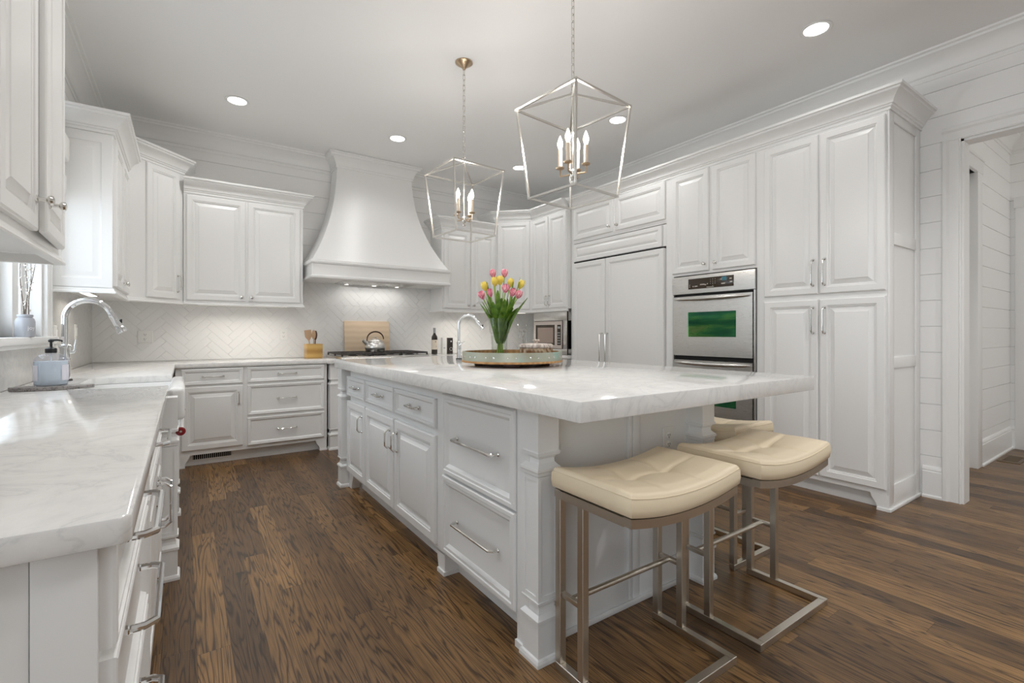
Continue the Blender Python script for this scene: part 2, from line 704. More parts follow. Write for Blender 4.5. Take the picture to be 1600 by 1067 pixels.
# hall seen through the opening
HX, HY = 7.0, 1.14
mb = MB()
boards(mb, 5.70, HX, 0, CZ, HY, HY + .1, 'x', -1)
boards(mb, XR + .12, 5.70, 2.58, CZ, HY, HY + .1, 'x', -1)
struct('wall_hall_left', mb, WALL)
mb = MB()
boards(mb, YF, HY + .1, 0, CZ, HX, HX + .1, 'y', -1)
struct('wall_hall_end', mb, WALL)
mb = MB()
mb.box(XR + .12, 5.75, HY + .10, HY + .13, 0, 2.6)
d1 = struct('door_1', mb, TRIM)
mb = MB()
mb.T = Matrix.Translation((0, HY + .10, 0))
for z0, z1 in ((.22, 1.0), (1.15, 2.4)):
    mb.ring(.5, z1 - z0, [(0, 0), (0, .004), (.02, .012), (.06, .004), (.07, .004)], 4.9, z0, 0)
struct('panel', mb, TRIM, d1, smooth=20)
mb = MB()
mb.box(HX - .012, HX, .10, 1.0, 0, 2.449)
d2 = struct('door_2', mb, TRIM)

CASE = [(0, 0), (.018, 0), (.020, .005), (.014, .012), (.014, .060), (.020, .066), (.026, .074), (.026, .092), (.022, .098), (0, .098)]


def casing(name, axis, face, a0, a1, ztop, sgn, m=TRIM, w=.098):
    """door/window casing: jamb legs and a head, profile as (out, across)"""
    mb = MB()
    k = w / .098
    for a, s in ((a0, -1), (a1, 1)):
        if a is None:
            continue
        poly = [(face + sgn * o, a + s * q * k) for o, q in CASE]
        if axis == 'y':
            mb.extrude([(x, y, 0) for x, y in poly], (0, 0, ztop))
        else:
            mb.extrude([(y, x, 0) for x, y in poly], (0, 0, ztop))
    lo = (a0 if a0 is not None else a1 - 1) - (w if a0 is not None else 0)
    hi = (a1 if a1 is not None else a0 + 1) + (w if a1 is not None else 0)
    head = [(face + sgn * o, ztop + q * k) for o, q in CASE]
    if axis == 'y':
        mb.extrude([(x, lo, z) for x, z in head], (0, hi - lo, 0))
    else:
        mb.extrude([(lo, x, z) for x, z in head], (hi - lo, 0, 0))
    return struct(name, mb, m, smooth=25)


casing('trim_1', 'y', XR, DY0, DY1, DZ, -1)
mb = MB()
mb.box(XR - .004, XR + .125, DY1 - .015, DY1 + .02, 0, DZ)
mb.box(XR - .004, XR + .125, DY0 - .02, DY0 + .015, 0, DZ)
mb.box(XR - .004, XR + .125, DY0, DY1, DZ - .015, DZ + .02)
struct('trim_2', mb, TRIM)
# hall door casings
mb = MB()
mb.box(5.68, 5.82, HY - .022, HY + .1, 0, 2.60)
mb.box(4.56, 5.84, HY - .026, HY + .1, 2.58, 2.70)
mb.box(4.56, 5.85, HY - .036, HY + .02, 2.69, 2.715)
struct('trim_3', mb, TRIM, bevel=.004)
mb = MB()
mb.box(HX - .026, HX, 1.0, 1.10, 0, 2.45)
mb.box(HX - .028, HX, 0, 1.11, 2.45, 2.56)
struct('trim_4', mb, TRIM, bevel=.004)
# baseboards
BASE = [(0, 0), (.030, 0), (.030, .014), (.022, .020), (.018, .022), (.018, .185), (.013, .192), (.016, .198), (.013, .212), (.006, .222), (0, .226)]


def baseb(name, path):
    mb = MB()
    mb.sweep(BASE, path)
    return struct(name, mb, TRIM, smooth=25)


baseb('baseboard_right', [(XR, 1.165), (XR, DY1 + .098)])
baseb('baseboard_right_front', [(XR, DY0 - .098), (XR, YF)])
baseb('baseboard_hall_left', [(5.82, HY), (HX, HY)])
baseb('baseboard_hall_end', [(HX, HY), (HX, 1.10)])
# ceiling crown with picture rail line
CC = [(0, -.185), (.008, -.185), (.010, -.170), (.004, -.166), (.004, -.150), (.016, -.146), (.022, -.134), (.026, -.110), (.046, -.070), (.078, -.040), (.096, -.032), (.100, -.018), (.118, -.012), (.122, 0), (0, 0)]


def ccrown(name, path, k=1.0):
    mb = MB()
    mb.sweep([(o * k, CZ + z * k) for o, z in CC], path)
    return struct(name, mb, TRIM, smooth=25)


ccrown('trim_5', [(XL, .45), (XL, YB), (XR, YB), (XR, YF)])
ccrown('trim_6', [(XR + .13, HY), (HX, HY), (HX, YF)], .9)

# herringbone tile splash on the back wall
G = .004


def clip(poly, x0, x1, z0, z1):
    def cut(P, f, inter):
        out = []
        for i in range(len(P)):
            a, b_ = P[i - 1], P[i]
            fa, fb = f(a), f(b_)
            if (fa >= 0) != (fb >= 0):
                t = fa / (fa - fb)
                out.append((a[0] + (b_[0] - a[0]) * t, a[1] + (b_[1] - a[1]) * t))
            if fb >= 0:
                out.append(b_)
        return out
    for f in (lambda p: p[0] - x0, lambda p: x1 - p[0], lambda p: p[1] - z0, lambda p: z1 - p[1]):
        poly = cut(poly, f, None)
        if len(poly) < 3:
            return []
    return poly


def herring(mb, x0, x1, z0, z1, y, W=.066, K=4):
    c, s = math.cos(R(45)), math.sin(R(45))
    cx, cz = x0, z0
    n = int((x1 - x0 + z1 - z0) * 1.5 / W) + 4 * K
    for i in range(-n, n):
        for j in range(-n, n):
            m_ = (i - j) % (2 * K)
            if m_ == 0:
                r = (i * W, j * W, K * W, W)
            elif m_ == 2 * K - 1:
                r = (i * W, j * W, W, K * W)
            else:
                continue
            g = .0013
            q = [(r[0] + g, r[1] + g), (r[0] + r[2] - g, r[1] + g), (r[0] + r[2] - g, r[1] + r[3] - g), (r[0] + g, r[1] + r[3] - g)]
            q = [(cx + c * a - s * b_, cz + s * a + c * b_) for a, b_ in q]
            mx_, mz_ = sum(p[0] for p in q) / 4, sum(p[1] for p in q) / 4
            if mx_ < x0 - .3 or mx_ > x1 + .3 or mz_ < z0 - .3 or mz_ > z1 + .3:
                continue
            q = clip(q, x0, x1, z0, z1)
            if len(q) < 3:
                continue
            k = len(q)
            mx_, mz_ = sum(p[0] for p in q) / k, sum(p[1] for p in q) / k
            jt = random.uniform(-.0006, .0006)
            jx, jz = random.uniform(-.006, .006), random.uniform(-.006, .006)
            inn = [(p[0] + (mx_ - p[0]) * min(.5, .0022 / (math.hypot(mx_ - p[0], mz_ - p[1]) + 1e-6)), p[1] + (mz_ - p[1]) * min(.5, .0022 / (math.hypot(mx_ - p[0], mz_ - p[1]) + 1e-6))) for p in q]
            vs = [(p[0], y, p[1]) for p in q] + [(p[0], y - .003 + jt + jx * (p[0] - mx_) + jz * (p[1] - mz_), p[1]) for p in inn]
            fs = [tuple(range(k, 2 * k))] + [(a, (a + 1) % k, k + (a + 1) % k, k + a) for a in range(k)]
            mb.add(vs, fs)


mb = MB()
mb.box(XL + .001, XR - .001, YB - .006, YB, .90, 1.50)
mb.box(.98, 2.70, YB - .006, YB, 1.50, 1.95)
gr = struct('backsplash_grout', mb, GROUT, wall_back)
mb = MB()
herring(mb, XL + .001, XR - .001, .916, 1.50, YB - .006)
herring(mb, .985, 2.695, 1.50, 1.95, YB - .006)
struct('backsplash_tile', mb, TILE, wall_back, smooth=10)

# stone splash along the left wall
mb = MB()
mb.box(XL, XL + .02, .9, 4.08, .915, 1.125)
mb.box(XL, XL + .02, 4.08, YB - .011, .915, 1.50)
struct('trim_7', mb, SPLASH)

# window_1: casing, mullion, sashes, panes, stool
mb = MB()
t_ = .022
for y0, y1 in ((WY1, WY1 + .095), (WY0 - .095, WY0)):
    mb.box(XL, XL + t_, y0, y1, WZ0, WZ1)
mb.box(XL, XL + t_, WY0 - .11, WY1 + .11, WZ1, WZ1 + .11)
mb.box(XL + t_ * .5, XL + t_ + .008, WY1 + .074, WY1 + .095, WZ0, WZ1)
win = struct('window_1', mb, TRIM, bevel=.003)
mb = MB()
mb.box(XL - .135, XL - .001, WY1 - .02, WY1 + .001, WZ0, WZ1)
mb.box(XL - .135, XL - .001, WY0 - .001, WY0 + .02, WZ0, WZ1)
mb.box(XL - .135, XL - .001, WY0, WY1, WZ1 - .02, WZ1)
ym = (WY0 + WY1) / 2 + .22
mb.box(XL - .135, XL - .03, ym - .055, ym + .055, WZ0, WZ1)
struct('jamb', mb, TRIM, win, bevel=.003)
for a, c in ((WY0 + .02, ym - .055), (ym + .055, WY1 - .02)):
    mb = MB()
    sx0, sx1 = XL - .115, XL - .08
    mb.box(sx0, sx1, a, a + .045, WZ0, WZ1 - .02)
    mb.box(sx0, sx1, c - .045, c, WZ0, WZ1 - .02)
    mb.box(sx0, sx1, a + .045, c - .045, WZ0, WZ0 + .075)
    mb.box(sx0, sx1, a + .045, c - .045, WZ1 - .075, WZ1 - .02)
    mb.box(sx0 - .01, sx1 - .01, a + .045, c - .045, 1.83, 1.87)
    sash = struct('sash', mb, TRIM, win, bevel=.003)
    mb = MB()
    mb.box(XL - .102, XL - .098, a + .04, c - .04, WZ0 + .06, WZ1 - .06)
    struct('pane', mb, PANE, sash)
mb = MB()
mb.box(XL - .12, XL + .055, WY0 - .12, WY1 + .115, WZ0 - .038, WZ0)
mb.box(XL, XL + .035, WY0 - .10, WY1 + .095, WZ0 - .06, WZ0 - .036)
struct('sill', mb, TRIM, win, bevel=.006)
# folded fabric shade at the head of the window
mb = MB()
for k in range(3):
    z = 2.50 - .11 * k
    mb.box(XL + .024, XL + .075 + .022 * (k % 2 + 1), WY0 + .0, WY1 + .03, z - .16, z)
mb.box(XL + .024, XL + .105, WY0, WY1 + .03, 2.03, 2.16)
shade = build(mb, 'roman_shade', FABRIC, bevel=.02, seg=3)
tag(shade, 'white folded fabric shade hung at the head of the sink window', 'window shade')

# neighbouring siding wall outside the window
mb = MB()
prof = [(-3.4, -.1)]
for k in range(34):
    z = -.1 + .13 * k
    prof += [(-3.385, z), (-3.40, z + .128)]
prof += [(-3.4, 4.4), (-3.55, 4.4), (-3.55, -.1)]
mb.extrude([(p, 3.4, z) for p, z in prof], (0, 12, 0))
o = build(mb, 'house_wall', SIDING, base=True)
tag(o, 'blue grey lap siding of the next house outside the sink window', 'house')

# ------------------------------------------------------------------ fitted cabinets


def to_local(t, pts):
    M = (Matrix.Translation(t.location) @ Matrix.Rotation(t.rotation_euler.z, 4, 'Z')).inverted()
    return [tuple((M @ Vector((p[0], p[1], 0)))[:2]) for p in pts]


def feet(t, W, left=True, right=True, m=CAB, depth=.06, h=.105, toe=.07, D=.5):
    """bracket feet and a recessed toe board below a base cabinet"""
    P = [(0, 0), (.062, 0), (.074, .045), (.098, .078), (.106, h), (0, h)]
    for on, s in ((left, 1), (right, -1)):
        if not on:
            continue
        mb = MB()
        x0 = .0015 if s == 1 else W - .0015
        mb.extrude([(x0 + s * x, -.001, z) for x, z in P], (0, depth, 0))
        mb.box(min(x0 - .004 * s, x0 + s * .068), max(x0 - .004 * s, x0 + s * .068), -.008, depth, 0, .018)
        build(mb, 'foot', m, t)
    mb = MB()
    mb.box(.01, W - .01, toe, toe + .015, 0, h)
    build(mb, 'toe_board', m, t)


# --- right wall run, fronts at x = 3.81, seen from the room
FX = 3.83
t = thing('pantry_cabinet', 'tall white two-tier pantry cabinet at the end of the right run, beside the cased opening', 'cabinet', (FX, 2.03, 0), -90)
W, D = .85, .597
mb = MB().box(0, W - .012, 0, D, .105, 2.66)
build(mb, 'body', CAB, t)
PZ = [(.165, .945), (1.02, 1.775), (1.855, 2.595)]
mb = MB()
mb.box(W - .012, W, 0, .085, 0, 2.66)
mb.box(W - .012, W, D - .085, D, 0, 2.66)
for a, c in ((0, .165), (.945, 1.02), (1.775, 1.855), (2.595, 2.66)):
    mb.box(W - .012, W, .085, D - .085, a, c)
build(mb, 'side_panel', CAB, t, bevel=.003)
mb = MB().box(W - .002, W + .012, -.01, D, 0, .022)
build(mb, 'shoe_moulding', CAB, t, bevel=.004)
for (a, c), (za, zb), hz, side in (((.035, .427), (.142, 1.427), 1.275, 1), ((.439, .833), (.142, 1.427), 1.275, 0), ((.035, .427), (1.466, 2.63), 1.623, 1), ((.439, .833), (1.466, 2.63), 1.623, 0)):
    dr = door(t, a, c, za, zb)
    pull(dr, c - .032 if side else a + .032, hz, .185)
crown(t, [(0, 0), (W, 0), (W, D)], 2.652)
feet(t, W, left=False)

t = thing('oven_cabinet', 'tall white cabinet built round the steel double oven, two doors above it', 'cabinet', (FX, 2.92, 0), -90)
W = .89
mb = MB()
mb.box(0, .062, 0, D, 0, 1.712)
mb.box(.858, W, 0, D, 0, 1.712)
mb.box(0, W, 0, D, 1.712, 2.66)
mb.box(.062, .858, 0, D, .105, .41)
mb.box(.062, .858, .55, D, .41, 1.712)
build(mb, 'body', CAB, t)
for a, c, kx in ((.056, .435, .40), (.471, .853, .506)):
    dr = door(t, a, c, 1.735, 2.645)
    knob(dr, kx, 1.797)
dr = door(t, .06, .86, .14, .39, DRAWER, 'drawer')
pull(dr, .46, .27, .2, False)
crown(t, [(0, 0), (W, 0)], 2.652)
feet(t, W, False, False)

t = thing('double_oven', 'stainless steel double wall oven with a green reflection painted on its windows, set in the right wall run', 'oven', (FX, 2.857, 0), -90)
mb = MB().box(.004, .787, 0, .5, .42, 1.705)
build(mb, 'chassis', DARK, t)
mb = MB()
mb.box(0, .014, -.020, .006, .42, 1.536)
build(mb, 'side_trim', STEEL, t)
mb = MB()
mb.box(.780, .791, -.020, .006, .42, 1.536)
build(mb, 'side_trim', STEEL, t)
mb = MB()
mb.extrude([(.0, -.0, 1.538), (.0, -.022, 1.540), (.0, -.026, 1.60), (.0, -.023, 1.70), (.0, -.0, 1.702)], (.791, 0, 0))
cp = build(mb, 'control_panel', STEEL, t, smooth=60)
mb = MB().box(.174, .612, -.0275, -.020, 1.578, 1.672)
cg = build(mb, 'control_glass', PANEL, cp, bevel=.002)


def text_mb(mb, s, size, T):
    cu = bpy.data.curves.new('t', 'FONT')
    cu.body = s
    cu.size = size
    cu.align_x = 'CENTER'
    cu.align_y = 'CENTER'
    o = bpy.data.objects.new('t', cu)
    COL.objects.link(o)
    dg = bpy.context.evaluated_depsgraph_get()
    me = bpy.data.meshes.new_from_object(o.evaluated_get(dg))
    mb.add([tuple(T @ v.co) for v in me.vertices], [tuple(p.vertices) for p in me.polygons])
    bpy.data.objects.remove(o)
    bpy.data.curves.remove(cu)
    bpy.data.meshes.remove(me)


UP = Matrix.Rotation(R(90), 4, 'X')
mb = MB()
for i, row in enumerate(('123', '456', '789', ' 0 ')):
    for j, ch in enumerate(row):
        if ch != ' ':
            text_mb(mb, ch, .013, Matrix.Translation((.398 + .022 * j, -.0285, 1.652 - .019 * i)) @ UP)
for x, z, w in ((.22, 1.598, .012), (.24, 1.598, .03), (.295, 1.610, .045), (.34, 1.606, .016), (.365, 1.612, .008), (.50, 1.603, .035), (.575, 1.640, .02), (.578, 1.612, .022), (.188, 1.612, .005), (.188, 1.596, .005), (.36, 1.585, .07)):
    mb.box(x, x + w, -.0283, -.0276, z, z + (.004 if w > .05 else .008))
pm = build(mb, 'printed_marks', PRINT, cp, smooth=10, recalc=False)
pm['kind'] = 'stuff'
mb = MB().box(.508, .548, -.0284, -.0276, 1.632, 1.664)
build(mb, 'display', PANELT, cp)
for z0, z1, wz0, wz1, nm in ((.975, 1.514, 1.147, 1.37, 'door'), (.425, .935, .545, .77, 'door')):
    mb = MB()
    mb.box(.022, .172, -.030, 0, z0, z1)
    mb.box(.634, .774, -.030, 0, z0, z1)
    mb.box(.172, .634, -.030, 0, z0, wz0)
    mb.box(.172, .634, -.030, 0, wz1, z1)
    dr = build(mb, nm, STEEL, t, bevel=0)
    mb = MB().box(.160, .646, -.022, -.012, wz0 - .012, wz1 + .012)
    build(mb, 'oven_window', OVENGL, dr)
    mb = MB()
    n = 14
    pts = [(.035 + .72 * i / n, -.034 - .034 * math.sin(math.pi * i / n) ** .45, z1 - .022 - .006 * math.sin(math.pi * i / n)) for i in range(n + 1)]
    mb.tube(pts, [.007 + .010 * math.sin(math.pi * i / n) ** .4 for i in range(n + 1)], 12)
    build(mb, 'handle', STEEL, dr, smooth=60)

t = thing('refrigerator_surround', 'white cabinet surround over the panelled refrigerator with two short doors', 'cabinet', (FX, 4.31, 0), -90)
W = 1.39
mb = MB()
mb.box(0, .045, 0, D, 0, 2.24)
mb.box(1.368, W, 0, D, 0, 2.24)
mb.box(0, W, 0, D, 2.24, 2.66)
build(mb, 'body', CAB, t)
for a, c, kx in ((.055, .684, .640), (.721, 1.362, .752)):
    dr = door(t, a, c, 2.278, 2.645)
    knob(dr, kx, 2.338, k=1.05)
crown(t, [(0, 0), (W, 0)], 2.652)

t = thing('refrigerator', 'built-in refrigerator behind two white raised panel doors of unequal width', 'refrigerator', (FX, 4.31, 0), -90)
mb = MB().box(.05, 1.364, .004, .55, .10, 2.232)
build(mb, 'body', CAB, t)
mb = MB().box(.052, 1.362, -.002, .006, 1.998, 2.020)
build(mb, 'shadow_gap', DARK, t)
dr = door(t, .055, 1.325, 2.022, 2.228, RAISED_S, 'grille_panel')
for a, c, hx in ((.055, .582, .545), (.592, 1.358, .628)):
    mb = MB().ring(c - a, 1.86, [(0, 0), (0, .028), (.006, .034), (.05, .034), (.053, .030), (.060, .029), (.066, .022), (.074, .022), (.110, .033), (.114, .034)], a, .14, 0)
    dr = build(mb, 'door', CAB, t, smooth=20)
    pull(dr, hx, .97, .42, y=-.034, out=.045, r=.0065)
mb = MB().box(.06, 1.35, .05, .06, 0, .12)
build(mb, 'toe_board', CAB, t)

t = thing('upper_cabinet', 'white double door wall cabinet above the built-in microwave', 'cabinet', (3.78, 5.02, 0), -90, )
W = .70
mb = MB().box(0, W, 0, .645, 1.475, 2.66)
build(mb, 'body', CAB, t)
for a, c, hx in ((.02, .345, .318), (.357, .69, .384)):
    dr = door(t, a, c, 1.492, 2.645)
    pull(dr, hx, 1.59, .115, r=.004)
crown(t, [(-.04, 0), (W, 0)], 2.652)
rail(t, [(-.005, 0), (W, 0)], 1.447)

t = thing('microwave', 'built-in microwave in a wide grey trim kit, in the back right corner', 'microwave', (3.79, 4.985, 0), -90)
mb = MB()
mb.box(0, .655, -.014, .0, .918, .985)
mb.box(0, .655, -.014, .0, 1.335, 1.445)
mb.box(0, .010, -.014, .0, .985, 1.335)
mb.box(.582, .655, -.014, .0, .985, 1.335)
build(mb, 'trim_kit', STEEL, t, bevel=.002)
mb = MB().box(.010, .582, -.004, .42, .985, 1.335)
build(mb, 'case', DARK, t)
mb = MB()
mb.box(.018, .055, -.024, -.005, .992, 1.328)
mb.box(.440, .575, -.024, -.005, .992, 1.328)
mb.box(.055, .440, -.024, -.005, .992, 1.032)
mb.box(.055, .440, -.024, -.005, 1.284, 1.328)
dr = build(mb, 'door', mat('warm_steel', (.62, .56, .53), .3, .9), t)
mb = MB().box(.053, .442, -.021, -.012, 1.030, 1.286)
wn = build(mb, 'door_window', PANEL, dr)
mb = MB().box(.092, .408, -.0225, -.0212, 1.058, 1.250)
build(mb, 'window_screen', MWGL, dr)
mb = MB().box(.488, .556, -.0255, -.0242, 1.034, 1.282)
build(mb, 'control_strip', PANEL, dr)
mb = MB()
for i in range(5):
    for k in range(2):
        mb.box(.498 + .026 * k, .516 + .026 * k, -.0262, -.0256, 1.05 + .032 * i, 1.064 + .032 * i)
mb.box(.500, .544, -.0262, -.0256, 1.235, 1.262)
bt = build(mb, 'buttons', RUBBER, dr)
bt['kind'] = 'stuff'
mb = MB().box(.657, .668, -.012, -.002, .918, 1.445)
build(mb, 'side_gasket', DARK, t)

t = thing('corner_upper_cabinet', 'white diagonal corner wall cabinet behind the tulips, tall with one door', 'cabinet', (3.42, 5.37, 0), -45)
W = .509
poly = to_local(t, [(3.42, 5.694), (3.42, 5.37), (3.78, 5.01), (3.78, 5.03), (4.426, 5.03), (4.426, 5.694)])
mb = MB().extrude([(x, y, 1.475) for x, y in poly], (0, 0, 1.185))
build(mb, 'body', CAB, t)
dr = door(t, .035, .470, 1.492, 2.645)
pull(dr, .066, 1.59, .115, r=.004)
crown(t, to_local(t, [(3.42, 5.70), (3.42, 5.37), (3.765, 5.025)]), 2.652)
rail(t, [(0, 0), (W - .01, 0)], 1.447)

t = thing('upper_cabinet', 'low white double door wall cabinet on the back wall, right of the range hood', 'cabinet', (2.637, 5.37, 0), 0)
W = .778
mb = MB().box(0, W, 0, .324, 1.475, 2.50)
build(mb, 'body', CAB, t)
for a, c, kx in ((.025, .392, .36), (.41, .775, .442)):
    dr = door(t, a, c, 1.492, 2.47)
    knob(dr, kx, 1.535)
crown(t, [(0, .324), (0, 0), (W, 0)], 2.485)
rail(t, [(0, .32), (0, 0), (W, 0)], 1.447)

t = thing('upper_cabinet', 'low white double door wall cabinet on the back wall, left of the range hood', 'cabinet', (0.0, 5.37, 0), 0)
W = 1.03
mb = MB().box(0, W, 0, .324, 1.475, 2.50)
build(mb, 'body', CAB, t)
for a, c, kx in ((.02, .502, .468), (.522, 1.0, .556)):
    dr = door(t, a, c, 1.492, 2.47)
    knob(dr, kx, 1.532)
crown(t, [(0, 0), (W, 0), (W, .324)], 2.485)
rail(t, [(0, 0), (W, 0), (W, .32)], 1.447)

t = thing('corner_upper_cabinet', 'white diagonal corner wall cabinet in the back left corner, one narrow door', 'cabinet', (-.385, 5.01, 0), 45)
W = .545
poly = to_local(t, [(-.694, 5.012), (-.385, 5.01), (-.001, 5.394), (-.001, 5.694), (-.694, 5.694)])
mb = MB().extrude([(x, y, 1.475) for x, y in poly], (0, 0, 1.185))
build(mb, 'body', CAB, t)
dr = door(t, .165, .488, 1.492, 2.645)
pull(dr, .462, 1.63, .145)
crown(t, to_local(t, [(-.694, 5.01), (-.385, 5.01), (-.0, 5.395), (-.0, 5.70)]), 2.652)
rail(t, [(0, 0), (W, 0)], 1.447)

t = thing('upper_cabinet', 'white wall cabinet right of the sink window, its side panel facing the room', 'cabinet', (-.385, 4.085, 0), 90)
W, D2 = .922, .309
mb = MB().box(0, W, 0, D2, 1.475, 2.50)
build(mb, 'body', CAB, t)
for a, c, kx in ((.035, .455, .425), (.473, .895, .503)):
    dr = door(t, a, c, 1.492, 2.47)
    knob(dr, kx, 1.545)
mb = MB()
mb.T = Matrix.Rotation(R(-90), 4, 'Z')
mb.ring(D2, 1.0, [(0, 0), (0, .006), (.002, .008), (.056, .008), (.060, .004), (.066, .002), (.072, .002), (.098, .007), (.1, .008)], -D2, 1.478, 0)
build(mb, 'side_panel', CAB, t, smooth=20)
crown(t, [(0, D2), (0, 0), (W, 0)], 2.485)
rail(t, [(0, D2 - .004), (0, 0), (W, 0)], 1.44)

t = thing('upper_cabinet', 'white wall cabinet left of the sink window, nearest the camera', 'cabinet', (-.405, .95, 0), 90)
W, D2 = 1.61, .29
mb = MB()
mb.box(0, W, 0, D2, 1.485, 2.66)
build(mb, 'body', CAB, t)
for a, c, kx in ((-.0, .38, .345), (.39, .775, .425), (.785, 1.182, 1.148), (1.19, 1.592, 1.222)):
    T = None
    if a > 1.1:      # this door stands slightly ajar
        T = Matrix.Translation((1.592, 0, 0)) @ Matrix.Rotation(R(2.7), 4, 'Z') @ Matrix.Translation((-1.592, 0, 0))
    dr = door(t, a, c, 1.508, 2.63, T=T)
    mb = MB()
    mb.T = T
    mb.lathe([(.013, 0), (.013, .004), (.007, .007), (.006, .024), (.013, .029), (.016, .035), (.014, .041), (.007, .044), (.0001, .045)], 14, (kx, -.02, 1.605), 'y')
    build(mb, 'knob', NICKEL, dr)
crown(t, [(0, 0), (W, 0), (W, D2)], 2.65)
rail(t, [(0, 0), (W, 0), (W, D2 - .004)], 1.449)

# --- range hood
t = thing('range_hood', 'large white range hood with flared trunk rising to the ceiling above the cooktop', 'range hood', (1.84, 5.70, 0))
mb = MB()
n = 22
rows = []
zt, zb = 3.17, 1.935
for i in range(n + 1):
    u = i / n
    f = u ** 2.3
    z = zt + (zb - zt) * u
    hw = .435 + .330 * f
    d = .235 + .335 * f
    rows.append([(-hw, -.006, z), (-hw, -d, z), (hw, -d, z), (hw, -.006, z)])
vs, fs = [], []
for r_ in rows:
    vs += r_
for i in range(n):
    for j in range(3):
        a = i * 4 + j
        fs.append((a, a + 1, a + 5, a + 4))
    fs.append((i * 4 + 3, i * 4, i * 4 + 4, i * 4 + 7))
fs.append((0, 1, 2, 3))
fs.append(tuple(n * 4 + k for k in (3, 2, 1, 0)))
mb.add(vs, fs)
build(mb, 'trunk', CAB, t, smooth=30)
mb = MB()
BAND = [(-.05, 1.745), (.006, 1.745), (.010, 1.752), (.010, 1.768), (.004, 1.774), (-.004, 1.778), (-.004, 1.885), (.002, 1.892), (.012, 1.898), (.014, 1.915), (.008, 1.920), (.008, 1.930), (-.05, 1.938)]
mb.sweep(BAND, [(-.776, -.004), (-.776, -.59), (.776, -.59), (.776, -.004)])
mb.box(-.76, .76, -.55, -.006, 1.900, 1.93)
build(mb, 'band', CAB, t, smooth=25)
mb = MB()
mb.box(-.76, -.42, -.55, -.006, 1.750, 1.77)
mb.box(.42, .76, -.55, -.006, 1.750, 1.77)
mb.box(-.42, .42, -.55, -.44, 1.750, 1.77)
mb.box(-.42, .42, -.06, -.006, 1.750, 1.77)
build(mb, 'soffit', CAB, t)
mb = MB().box(-.42, .42, -.44, -.06, 1.744, 1.765)
ln = build(mb, 'steel_liner', STEEL, t, bevel=.004)
mb = MB()
for k in range(24):
    mb.box(-.40 + .0335 * k, -.38 + .0335 * k, -.42, -.08, 1.739, 1.7442)
build(mb, 'baffle_filter', STEEL, ln)
for x in (-.30, .02, .30):
    mb = MB().lathe([(.0001, 0), (.022, 0), (.024, .008), (.0001, .008)], 16, (x, -.11, 1.736))
    build(mb, 'hood_lamp', STRIP, ln)
mb = MB()
mb.sweep([(o, z) for o, z in lift([(0, 0), (.012, 0), (.014, .02), (.02, .026), (.024, .045), (.040, .080), (.066, .110), (.085, .118), (.088, .135), (.1, .142), (.1, .158), (0, .158)], 3.018)], [(-.435, -.004), (-.435, -.235), (.435, -.235), (.435, -.004)])
build(mb, 'crown_moulding', CAB, t, smooth=25)

# --- base cabinets on the back wall
FY = 5.05
t = thing('base_cabinet', 'white base cabinet on the back wall left of the range, three drawers beside a door', 'cabinet', (-.06, FY, 0), 0)
W = 1.255
mb = MB().box(0, W, 0, .64, .105, .872)
build(mb, 'body', CAB, t)
dr = door(t, .042, .512, .722, .863, DRAWER, 'drawer')
pull(dr, .277, .79, .16, False, y=-.012)
dr = door(t, .042, .512, .148, .706)
pull(dr, .478, .585, .105)
for za, zb in ((.722, .863), (.418, .700), (.138, .395)):
    dr = door(t, .547, 1.228, za, zb, DRAWER, 'drawer')
    pull(dr, .8875, (za + zb) / 2, .16, False, y=-.012)
feet(t, W)
vt = thing('floor_vent', 'white louvred vent in the toe board below the back wall cabinet', 'vent', (.215, FY + .064, 0))
mb = MB()
mb.box(-.165, .165, -.002, .004, .040, .050)
mb.box(-.165, .165, -.002, .004, .096, .104)
for x in (-.165, .150):
    mb.box(x, x + .015, -.002, .004, .05, .096)
for k in range(20):
    mb.box(-.146 + .0152 * k, -.1425 + .0152 * k, -.002, .004, .05, .096)
build(mb, 'louvre', TRIM, vt)
mb = MB().box(-.15, .15, .003, .0055, .05, .096)
build(mb, 'backing', DARK, vt)


def sq_rings(mb, cx, cy, prof):
    vs, fs = [], []
    for h, z in prof:
        vs += [(cx - h, cy - h, z), (cx + h, cy - h, z), (cx + h, cy + h, z), (cx - h, cy + h, z)]
    for i in range(len(prof) - 1):
        for j in range(4):
            a, b_ = i * 4 + j, i * 4 + (j + 1) % 4
            fs.append((a, b_, b_ + 4, a + 4))
    fs.append((3, 2, 1, 0))
    e = 4 * (len(prof) - 1)
    fs.append((e, e + 1, e + 2, e + 3))
    mb.add(vs, fs)


